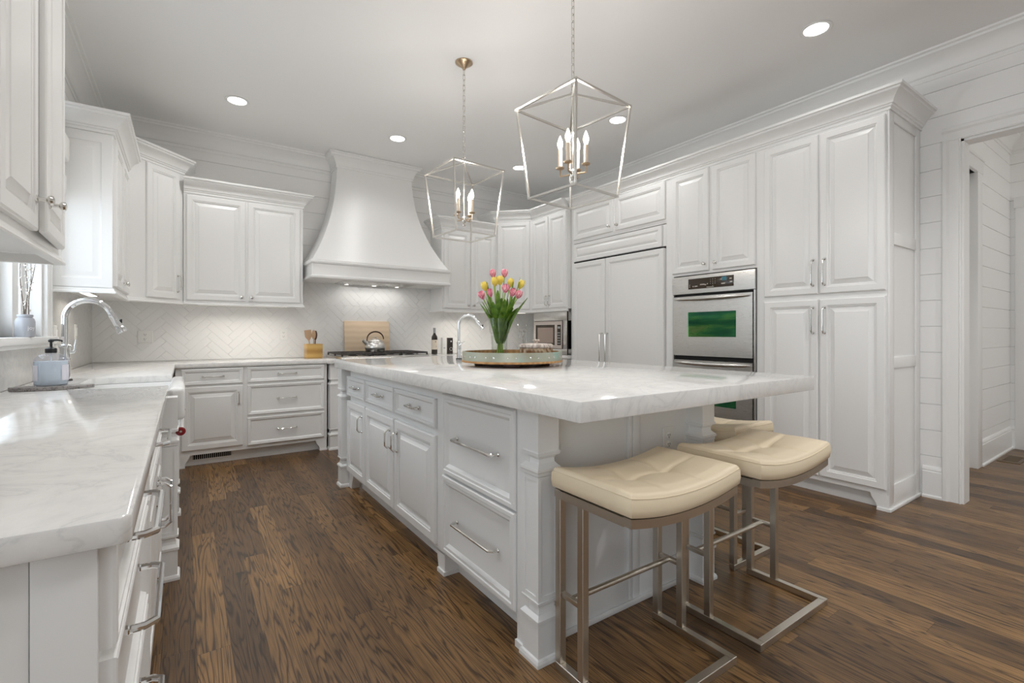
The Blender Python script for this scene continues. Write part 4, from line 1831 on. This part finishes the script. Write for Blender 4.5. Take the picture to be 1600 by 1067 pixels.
nzp = N(PINK, 'ShaderNodeTexNoise')
nzp.inputs['Scale'].default_value = 1
nzp.inputs['Detail'].default_value = 2
L(PINK, objco(PINK, (160, 160, 22)), nzp.inputs['Vector'])
L(PINK, ramp(PINK, nzp.outputs[0], [(.36, (.60, .10, .20)), (.52, (.76, .24, .30)), (.66, (.90, .62, .60))]), nodes(PINK)[2].inputs['Base Color'])
nzl = N(LEAF, 'ShaderNodeTexNoise')
nzl.inputs['Scale'].default_value = 26
L(LEAF, objco(LEAF), nzl.inputs['Vector'])
L(LEAF, ramp(LEAF, nzl.outputs[0], [(.3, (.045, .13, .012)), (.6, (.15, .28, .025)), (.8, (.24, .37, .06))]), nodes(LEAF)[2].inputs['Base Color'])

TUL = [
    ('p', (1.676, 2.658, 1.571), 'pink tulip bloom at the top left of the vase bunch', (1.655, 2.70, 1.52)),
    ('p', (1.751, 2.631, 1.575), 'pink tulip bloom standing highest of the vase bunch', (1.79, 2.60, 1.43)),
    ('p', (1.656, 2.478, 1.458), 'pink and white tulip largest in the front middle of the bunch', (1.64, 2.46, 1.39)),
    ('p', (1.704, 2.469, 1.435), 'pink tulip just right of the large front middle bloom', (1.70, 2.44, 1.41)),
    ('p', (1.770, 2.497, 1.426), 'pink tulip lowest at the right edge of the bunch', (1.79, 2.455, 1.385)),
    ('p', (1.570, 2.622, 1.422), 'pink tulip lowest at the left edge of the bunch', (1.545, 2.603, 1.368)),
    ('p', (1.587, 2.550, 1.433), 'small striped pink tulip below the left yellow tulip', (1.575, 2.63, 1.385)),
    ('y', (1.621, 2.672, 1.482), 'yellow tulip leftmost of the yellow blooms', (1.61, 2.64, 1.42)),
    ('y', (1.643, 2.584, 1.506), 'yellow tulip second from the left among the yellow blooms', (1.625, 2.52, 1.45)),
    ('y', (1.704, 2.615, 1.521), 'yellow tulip tallest of the yellow blooms, in the centre', (1.70, 2.52, 1.40)),
    ('y', (1.770, 2.593, 1.506), 'yellow tulip behind the front pink blooms, right of centre', (1.775, 2.566, 1.517)),
    ('y', (1.816, 2.538, 1.494), 'yellow tulip half hidden by a leaf at the right edge', (1.800, 2.524, 1.544)),
]
for k, (kind, p, lb, lf) in enumerate(TUL):
    p = Vector(p)
    an = 2 * math.pi * k / 12 + .4
    b0 = Vector((VX - .022 * math.cos(an), VY - .022 * math.sin(an), VZ + .012))
    d = Vector((p.x - VX, p.y - VY, 0))
    neck = Vector((VX + d.x * .34, VY + d.y * .34, VZ + .25))
    low = Vector((VX + d.x * .10 - .006 * math.cos(an), VY + d.y * .10 - .006 * math.sin(an), VZ + .13))
    hd = (p - neck).normalized()
    axis = (hd + Vector((d.x, d.y, 0)) * 1.2 + Vector((0, 0, .4))).normalized()
    base = p - axis * .026
    t = thing('tulip', lb, 'flower', b0)
    t['group'] = 'tulips in the glass vase'
    OB = Matrix.Translation(-b0)
    mb = MB()
    mb.T = OB
    mid = (neck + base) / 2 + Vector((0, 0, .004))
    mb.tube([b0, low, neck, mid, base], [.0032, .0034, .0034, .0032, .0036], 8)
    build(mb, 'stem', STEM, t)
    mb = MB()
    mb.T = OB
    Rm = .0265 if k in (2, 9) else (.019 if k == 6 else .0235)
    H = .056 if kind == 'p' else .062
    for q in range(3):
        petal_mb(mb, base, axis, Rm * .93, H * .98, q * 2.094 + 1.05 + k, 58, .12)
    for q in range(3):
        petal_mb(mb, base, axis, Rm, H, q * 2.094 + k, 60, .18)
    build(mb, 'blossom', PINK if kind == 'p' else YELL, t, smooth=60, recalc=False)
    mb = MB()
    mb.T = OB
    lf = Vector(lf)
    dl = Vector((lf.x - VX, lf.y - VY, 0))
    leaf_mb(mb, [Vector((VX + dl.x * .15, VY + dl.y * .15, VZ + .12)), Vector((VX + dl.x * .38, VY + dl.y * .38, VZ + .245)), Vector((VX + dl.x * .75, VY + dl.y * .75, (VZ + .25 + lf.z) / 2 + .02)), lf], .020)
    if True:
        l2 = Vector((VX + (lf.x - VX) * .62 + .05 * math.cos(an * 2.3 + 1), VY + (lf.y - VY) * .62 - .035 + .04 * math.sin(an * 1.7), VZ + .345 + .05 * math.sin(an * 3)))
        d2 = Vector((l2.x - VX, l2.y - VY, 0))
        leaf_mb(mb, [Vector((VX + d2.x * .15, VY + d2.y * .15, VZ + .10)), Vector((VX + d2.x * .40, VY + d2.y * .40, VZ + .245)), Vector((VX + d2.x * .7, VY + d2.y * .7, (VZ + .25 + l2.z) / 2 + .01)), l2], .024)
    build(mb, 'leaf', LEAF, t, smooth=60, recalc=False)

t = thing('lidded_basket', 'low round woven basket with a pale lid, on the right of the round tray', 'basket', (1.800, 2.352, TZ + .0365))
nc = stripes('woven_brown_cane', (.20, .085, .025), (.56, .44, .30), 9, .6, 'DIAGONAL', 6)
mb = MB()
rows, seg_ = 20, 96
vs, fs = [], []
for i in range(rows + 1):
    q = i / rows
    r0 = .088 + .012 * math.sin(q * 2.0)
    for k in range(seg_):
        an = 2 * math.pi * k / seg_
        tw = math.sin(an * 26 + q * 7)
        r_ = r0 + .0032 * tw + .0014 * math.sin(q * rows * math.pi)
        vs.append((r_ * math.cos(an), r_ * math.sin(an), .001 + .074 * q))
for i in range(rows):
    for k in range(seg_):
        fs.append((i * seg_ + k, i * seg_ + (k + 1) % seg_, (i + 1) * seg_ + (k + 1) % seg_, (i + 1) * seg_ + k))
fs.append(tuple(range(seg_ - 1, -1, -1)))
mb.add(vs, fs)
build(mb, 'basket_wall', nc, t, smooth=60)
wick = stripes('pale_wicker', (.40, .33, .28), (.72, .66, .60), 12, .7, 'X', 12)
mb = MB().lathe([(.0985, .075), (.104, .079), (.106, .088), (.103, .096), (.094, .101), (.05, .104), (.0001, .105)], 40)
build(mb, 'lid', wick, t)
mb = MB().lathe([(.010, .104), (.010, .116), (.022, .118), (.024, .123), (.018, .128), (.0001, .129)], 18)
build(mb, 'lid_knob', wick, t)


def gooseneck(name, label, loc, rotz, H, reach, r, k=1.0, droop=.10, lev=True):
    """tall single hole faucet; spout reaches towards local +x"""
    t = thing(name, label, 'faucet', loc, rotz)
    mb = MB().lathe([(r * 2.1, 0), (r * 2.1, .006 * k), (r * 1.7, .010 * k)], 24)
    build(mb, 'base_ring', DARK if k < 1 else IRON, t)
    mb = MB().lathe([(r * 1.55, .008 * k), (r * 1.5, .05 * k), (r * 1.35, .10 * k), (r * 1.7, .104 * k), (r * 1.7, .112 * k), (r * 1.45, .116 * k), (r * 1.45, .165 * k), (r * 1.9, .168 * k), (r * 1.9, .176 * k), (r * 1.1, .180 * k), (r, .184 * k)], 24)
    build(mb, 'body', CHROME, t)
    rad = reach / 2
    pts = [(0, 0, .17 * k), (0, 0, H - rad - .02), (0, 0, H - rad)]
    for i in range(1, 15):
        a = math.pi * i / 15 * (.95 if k > 1 else .9)
        pts.append((rad - rad * math.cos(a), 0, H - rad + rad * math.sin(a)))
    e = Vector(pts[-1])
    dd = (e - Vector(pts[-2])).normalized()
    pts.append(tuple(e + dd * .015))
    mb = MB().tube(pts, r, 18)
    build(mb, 'spout', CHROME, t, smooth=60)
    e2 = e + dd * .012
    mb = MB().tube([e2, e2 + dd * .012, e2 + dd * .03, e2 + dd * .06, e2 + dd * droop, e2 + dd * (droop + .006)], [r * 1.15, r * 1.2, r * 1.15, r * 1.25, r * 1.7, r * 1.55], 18)
    sp = build(mb, 'spray_head', CHROME, t, smooth=50)
    mb = MB().box(e2.x + dd.x * .05 + r * 1.1, e2.x + dd.x * .05 + r * 1.7, -.006, .006, e2.z + dd.z * .05 - .016, e2.z + dd.z * .05 + .016)
    build(mb, 'spray_button', BLACK, sp, bevel=.002)
    if lev:
        mb = MB().tube([(0, -r, .14 * k), (0, -r * 2.6, .142 * k), (.008, -r * 3.2, .146 * k), (.05, -r * 3.4, .185 * k)], [.008 * k, .008 * k, .007 * k, .0045 * k], 12)
    else:
        mb = MB().tube([(r, 0, .14 * k), (r * 2.2, .004, .142 * k), (r * 2.5, .006, .150 * k), (r * 2.9, .008, .205 * k)], [.008 * k, .008 * k, .007 * k, .005 * k], 12)
    build(mb, 'lever', CHROME, t, smooth=60)
    return t


gooseneck('prep_faucet', 'chrome gooseneck faucet standing on the island left of the tray', (1.782, 3.326, .977), -33, .345, .145, .0115, .75, .075)
gooseneck('sink_faucet', 'chrome gooseneck faucet behind the apron sink, by the soap bottle', (-.545, 3.60, .915), 2, .452, .200, .0155, 1.12, .112, False)

# ------------------------------------------------------------------ things by the sink
t = thing('stone_trivet', 'speckled grey stone slab under the soap bottle', 'trivet', (-.512, 3.075, .9155))
mb = MB()
pol = []
for k in range(40):
    an = 2 * math.pi * k / 40
    rr_ = 1 + .03 * math.sin(3 * an + 1) + .02 * math.sin(7 * an)
    pol.append((.148 * rr_ * math.cos(an), .062 * rr_ * math.sin(an), 0))
mb.extrude(pol, (0, 0, .017))
build(mb, 'slab', TRIVET, t, bevel=.003)

t = thing('soap_bottle', 'clear soap bottle with pale blue soap and a black pump, on the stone slab', 'soap dispenser', (-.515, 3.085, .9330), 0)


def oval(mb, prof, ky, n=36):
    mb.lathe(prof, n, (0, 0, 0), 'z', ky)


mb = MB()
oval(mb, [(.0001, 0), (.055, 0), (.062, .006), (.062, .118), (.060, .124), (.052, .138), (.036, .148), (.020, .152), (.016, .154), (.016, .158), (.0001, .158)], .62)
build(mb, 'bottle', SOAPG, t, smooth=50)
mb = MB()
oval(mb, [(.0001, .003), (.053, .003), (.0595, .008), (.0595, .116), (.0001, .116)], .61)
build(mb, 'liquid_soap', SOAP, t, smooth=40)
mb = MB().lathe([(.0205, .154), (.0215, .156), (.0215, .174), (.019, .177), (.012, .178), (.0065, .182), (.005, .184), (.005, .204), (.010, .206), (.011, .214), (.008, .219), (.0001, .220)], 24)
mb.tube([(0, 0, .213), (.022, -.006, .215), (.038, -.010, .212), (.041, -.011, .206)], [.006, .0048, .004, .0034], 10)
build(mb, 'pump', BLACK, t)
mb = MB().tube([(0, 0, .02), (0, 0, .16)], .003, 8)
build(mb, 'dip_tube', PLATE, t)
for s_ in (-1, 1):
    mb = MB()
    vs, fs = [], []
    for i in range(9):
        a = R(-38 + s_ * 62 - 90 + 76 * i / 8 * .55 + 18)
        for z in (.025, .098):
            vs.append((.0626 * math.cos(a), .0626 * .62 * math.sin(a), z))
    for i in range(8):
        fs.append((2 * i, 2 * i + 2, 2 * i + 3, 2 * i + 1))
    mb.add(vs, fs)
    build(mb, 'sticker', mat('faint_white_sticker', (.78, .78, .86), .5), t, recalc=False)

t = thing('stoneware_jar', 'grey stoneware jar with white lettering holding twigs on the window sill', 'jar', (-.668, 3.42, WZ0))
mb = MB().lathe([(.0001, 0), (.034, 0), (.0385, .004), (.0385, .078), (.034, .094), (.028, .098), (.028, .102), (.031, .104), (.031, .114), (.027, .116), (.025, .112), (.025, .02), (.0001, .02)], 28)
build(mb, 'jar_body', GREYJ, t)
mb = MB()
tmp = MB()
text_mb(tmp, 'joy', .027, UP)
vs = []
for x, y, z in tmp.v:
    a = R(-42) + x / .0388
    vs.append((.0391 * math.cos(a), .0391 * math.sin(a), .046 + z))
mb.add(vs, tmp.f)
build(mb, 'lettering', PLATE, t, recalc=False)
rs = random.Random(3)
for k, (dx, dy, hh) in enumerate(((-.012, .012, .52), (.014, .03, .46), (.010, .050, .40), (.004, -.02, .42))):
    mb = MB()
    pts = []
    for i in range(12):
        q = i / 11
        pts.append((dx * 1.6 * q + .004 * math.sin(q * 9 + k) + (.006 if k % 2 else -.006), dy * 2 * q + .006 * math.sin(q * 7 + k * 2), .025 + hh * q))
    mb.tube(pts, [.0026 - .0016 * i / 11 for i in range(12)], 6)
    tw = build(mb, 'twig', TWIG, t)
    mb = MB()
    for q in range(26):
        i = rs.uniform(2.5, 10.9)
        a, f = int(i), i - int(i)
        c = Vector(pts[a]).lerp(Vector(pts[min(a + 1, 11)]), f)
        d = Vector((rs.uniform(-1, 1), rs.uniform(-1, 1), rs.uniform(.1, .8))).normalized()
        mb.tube([c, c + d * .004, c + d * .009, c + d * .011], [.0015, .0035, .003, .0008], 6)
    bd = build(mb, 'buds', BUD, tw)
    bd['kind'] = 'stuff'

# ------------------------------------------------------------------ things on the back counter
t = thing('utensil_box', 'square honey coloured wooden box holding wooden utensils', 'utensil holder', (1.145, 5.42, .9155), 0)
mb = MB()
h_ = .078
mb.box(-h_, h_, -h_, -h_ + .012, 0, .150)
mb.box(-h_, h_, h_ - .012, h_, 0, .150)
mb.box(-h_, -h_ + .012, -h_ + .012, h_ - .012, 0, .150)
mb.box(h_ - .012, h_, -h_ + .012, h_ - .012, 0, .150)
mb.box(-h_ + .012, h_ - .012, -h_ + .012, h_ - .012, 0, .012)
build(mb, 'box', BLOCK, t, bevel=.002)
UT = [('wooden_turner', 'broad wooden turner leaning left in the utensil box', -.02, -.062, .285, .034),
      ('wooden_spoon', 'wooden spoon in the middle of the utensil box', .004, .004, .285, .022),
      ('wooden_spoon', 'darker wooden spoon leaning right in the utensil box', .012, .028, .275, .019)]
for k, (nm, lb, x0, x1, ln_, w) in enumerate(UT):
    t = thing(nm, lb, 'utensil', (1.145 + x0, 5.42, .9285))
    d = Vector((x1 - x0, .02 * (k - 1), ln_))
    sd = d.cross(Vector((0, 1, 0))).normalized()
    mb = MB().tube([(0, 0, 0), d * .66], .0055, 10)
    build(mb, 'shaft', WOODS if k < 2 else DARKW, t)
    mb = MB()
    if k == 0:
        a, b_ = d * .62, d * 1.0
        mb.extrude([tuple(a - sd * .009), tuple(a + sd * .009), tuple(a.lerp(b_, .35) + sd * w), tuple(b_ + sd * w), tuple(b_ - sd * w * 1.0), tuple(a.lerp(b_, .35) - sd * w)], (0, .006, 0))
    else:
        vs, fs = [], []
        c = d * .83
        up_ = d.normalized()
        for i in range(7):
            ph = math.pi * i / 6
            for j in range(16):
                th = 2 * math.pi * j / 16
                vs.append(c + up_ * (.052 * -math.cos(ph)) + sd * (w * math.sin(ph) * math.cos(th)) + Vector((0, 1, 0)) * (.007 * math.sin(ph) * math.sin(th)))
        for i in range(6):
            for j in range(16):
                fs.append((i * 16 + j, i * 16 + (j + 1) % 16, (i + 1) * 16 + (j + 1) % 16, (i + 1) * 16 + j))
        mb.add(vs, fs)
    build(mb, 'head', WOODS if k < 2 else DARKW, t, smooth=50)

mb = MB()
mb.extrude([(-.268, 0, 0), (.268, 0, 0), (.268, -.0, .385), (-.268, -.0, .385)], (0, .022, 0))
ang = R(-8)
mb.v = [(x, y * math.cos(ang) - z * math.sin(ang) * 1, y * math.sin(ang) + z * math.cos(ang)) for x, y, z in mb.v]
zmin = min(p[2] for p in mb.v)
mb.v = [(x + 1.80, y + 5.612, z - zmin + .939) for x, y, z in mb.v]
o = build(mb, 'cutting_board', BOARD, bevel=.004, base=True)
tag(o, 'pale maple cutting board leaning on the tile behind the kettle', 'cutting board')

t = thing('kettle', 'stainless whistling kettle on the rangetop grate, spout to the left', 'kettle', (1.775, 5.30, .9725))
mb = MB().lathe([(.0001, 0), (.088, 0), (.098, .006), (.110, .035), (.110, .055), (.100, .090), (.080, .118), (.060, .130), (.0001, .131)], 36)
build(mb, 'pot', STEEL, t, smooth=60)
mb = MB().lathe([(.056, .129), (.052, .136), (.030, .143), (.0001, .145)], 28)
ld = build(mb, 'lid', STEEL, t, smooth=60)
mb = MB().tube([(-.026, 0, .142), (-.020, 0, .156), (0, 0, .163), (.020, 0, .156), (.026, 0, .142)], .004, 8)
build(mb, 'lid_grip', STEEL, ld)
mb = MB().tube([(-.075, 0, .075), (-.10, 0, .098), (-.128, 0, .124), (-.136, 0, .130)], [.026, .021, .019, .018], 18)
build(mb, 'spout', STEEL, t, smooth=60)
mb = MB()
pts = [(-.092, 0, .118)]
for i in range(13):
    a = math.pi * (1 - i / 12)
    pts.append((.004 + .094 * math.cos(a), 0, .140 + .085 * math.sin(a)))
mb.tube(pts, [.005] + [.0055 + .0028 * math.sin(math.pi * i / 12) for i in range(13)], 10)
build(mb, 'handle', DARKW, t, smooth=60)

t = thing('wine_bottle', 'dark wine bottle with a cream label on the counter right of the rangetop', 'bottle', (2.60, 5.50, .9155))
mb = MB().lathe([(.0001, .006), (.03, 0), (.036, .003), (.0375, .008), (.0375, .205), (.034, .225), (.020, .247), (.0145, .262), (.0138, .318), (.0155, .320), (.0155, .328), (.0130, .330), (.0001, .330)], 28)
build(mb, 'glass_body', WINE, t)
mb = MB().lathe([(.0379, .060), (.0382, .061), (.0382, .180), (.0379, .181)], 28)
build(mb, 'paper_label', LABEL, t)
mb = MB()
for a0, a1, z in ((-108, -78, .160), (-104, -84, .150), (-90, -70, .098)):
    for i in range(6):
        a, b_ = R(a0 + (a1 - a0) * i / 6), R(a0 + (a1 - a0) * (i + 1) / 6)
        mb.add([(.0384 * math.cos(a), .0384 * math.sin(a), z), (.0384 * math.cos(b_), .0384 * math.sin(b_), z), (.0384 * math.cos(b_), .0384 * math.sin(b_), z + .004), (.0384 * math.cos(a), .0384 * math.sin(a), z + .004)], [(0, 1, 2, 3)])
pr = build(mb, 'label_print', WINE, t, recalc=False)
pr['kind'] = 'stuff'
mb = MB().lathe([(.0150, .266), (.0154, .267), (.0163, .318), (.0163, .331), (.0001, .332)], 24)
build(mb, 'foil_capsule', RUBBER, t)

t = thing('spice_box', 'slim white box standing between the wine bottle and the black box', 'box', (2.725, 5.50, .9155))
mb = MB().box(-.027, .027, -.027, .027, 0, .208)
build(mb, 'carton', PLATE, t, bevel=.002)
mb = MB()
for k in range(3):
    mb.box(-.012 + .009 * k, -.006 + .009 * k, -.0285, -.0268, .070, .084)
pr = build(mb, 'grey_print', RUBBER, t)
pr['kind'] = 'stuff'
t = thing('spice_box', 'slim black box with white marks standing beside the island faucet', 'box', (2.815, 5.50, .9155))
mb = MB().box(-.030, .030, -.028, .028, 0, .205)
build(mb, 'carton', mat('brown_black_card', (.022, .014, .012), .4), t, bevel=.002)
mb = MB().lathe([(.010, 0), (.010, .0015), (.0001, .0015)], 18, (.004, -.0282, .160), 'y')
build(mb, 'white_dot', PLATE, t)
mb = MB().tube([(.004 + .020 * math.cos(q), -.0288, .062 + .020 * math.sin(q)) for q in [2 * math.pi * k / 20 for k in range(20)]], .0015, 6, closed=True)
build(mb, 'white_circle', PLATE, t)

t = thing('wire_stand', 'scrolled silver wire stand on the corner counter left of the microwave', 'stand', (3.85, 5.33, .9155))
mb = MB()
for sx_ in (-1, 1):
    mb.tube([(.075 * sx_, -.06, .0), (.06 * sx_, -.02, .012), (.058 * sx_, 0, .20), (.060 * sx_, .01, .36), (.072 * sx_, .012, .385), (.080 * sx_, .012, .37)], .0035, 8)
    mb.tube([(.075 * sx_, .07, .0), (.06 * sx_, .03, .012), (.058 * sx_, .01, .20)], .0035, 8)
for z in (.10, .285, .33):
    mb.tube([(-.059, .006, z), (.059, .006, z)], .003, 8)
for s_ in (-1, 1):
    mb.tube([(s_ * (.012 + .022 * math.sin(q * .55) * (1 - q / 14)), .004, .30 - .014 * q) for q in range(14)], .003, 8)
mb.tube([(0, .004, .0), (0, .004, .30)], .003, 8)
build(mb, 'wire_frame', NICKEL, t, smooth=60)
mb = MB().box(-.062, .062, -.055, -.003, .096, .104)
build(mb, 'ledge', NICKEL, t, bevel=.002)

# ------------------------------------------------------------------ lights under the wall cabinets
def strip(label, loc, rotz, w, e, d_=.07):
    t = thing('cabinet_light', label, 'under cabinet light', loc, rotz)
    mb = MB().box(-w / 2, w / 2, -d_ / 2, d_ / 2, -.022, 0)
    build(mb, 'housing', STEEL, t, bevel=.003)
    mb = MB().box(-w / 2 + .012, w / 2 - .012, -d_ / 2 + .012, d_ / 2 - .012, -.0245, -.021)
    build(mb, 'diffuser', STRIP, t)
    a = area('cabinet_light_beam', (loc[0], loc[1], loc[2] - .028), (0, 0, R(rotz)), w - .03, d_ - .02, e, (1, .93, .84))
    a.data.spread = R(150)


strip('lit stainless light bar under the cabinet right of the window', (-.55, 4.45, 1.474), 90, .42, 1.6)
strip('short lit light bar under the diagonal cabinet behind the tulips', (3.72, 5.33, 1.474), -45, .30, 1.2)

for lb, x, w in (('slim light bar behind the rail of the back wall cabinet left of the hood', .5, .8), ('slim light bar behind the rail of the back wall cabinet right of the hood', 3.0, .6)):
    strip(lb, (x, 5.43, 1.474), 0, w, 2.4, .05)
area('hood_lamp_beam', (1.86, 5.52, 1.728), (0, 0, 0), .7, .12, 2.6, (1, .97, .93))
# hall floor register
t = thing('floor_register', 'brown wooden floor register in the hall beyond the cased opening', 'vent', (6.38, 1.02, 0))
mb = MB()
for x0, x1, y0, y1 in ((-.19, .19, -.075, -.05), (-.19, .19, .05, .075), (-.19, -.15, -.05, .05), (.15, .19, -.05, .05)):
    mb.box(x0, x1, y0, y1, 0, .005)
for k in range(12):
    mb.box(-.145 + .025 * k, -.133 + .025 * k, -.05, .05, 0, .004)
build(mb, 'grille', mat('brown_register_wood', (.15, .10, .055), .5), t)
mb = MB().box(-.15, .15, -.05, .05, .0003, .001)
build(mb, 'opening', DARK, t)
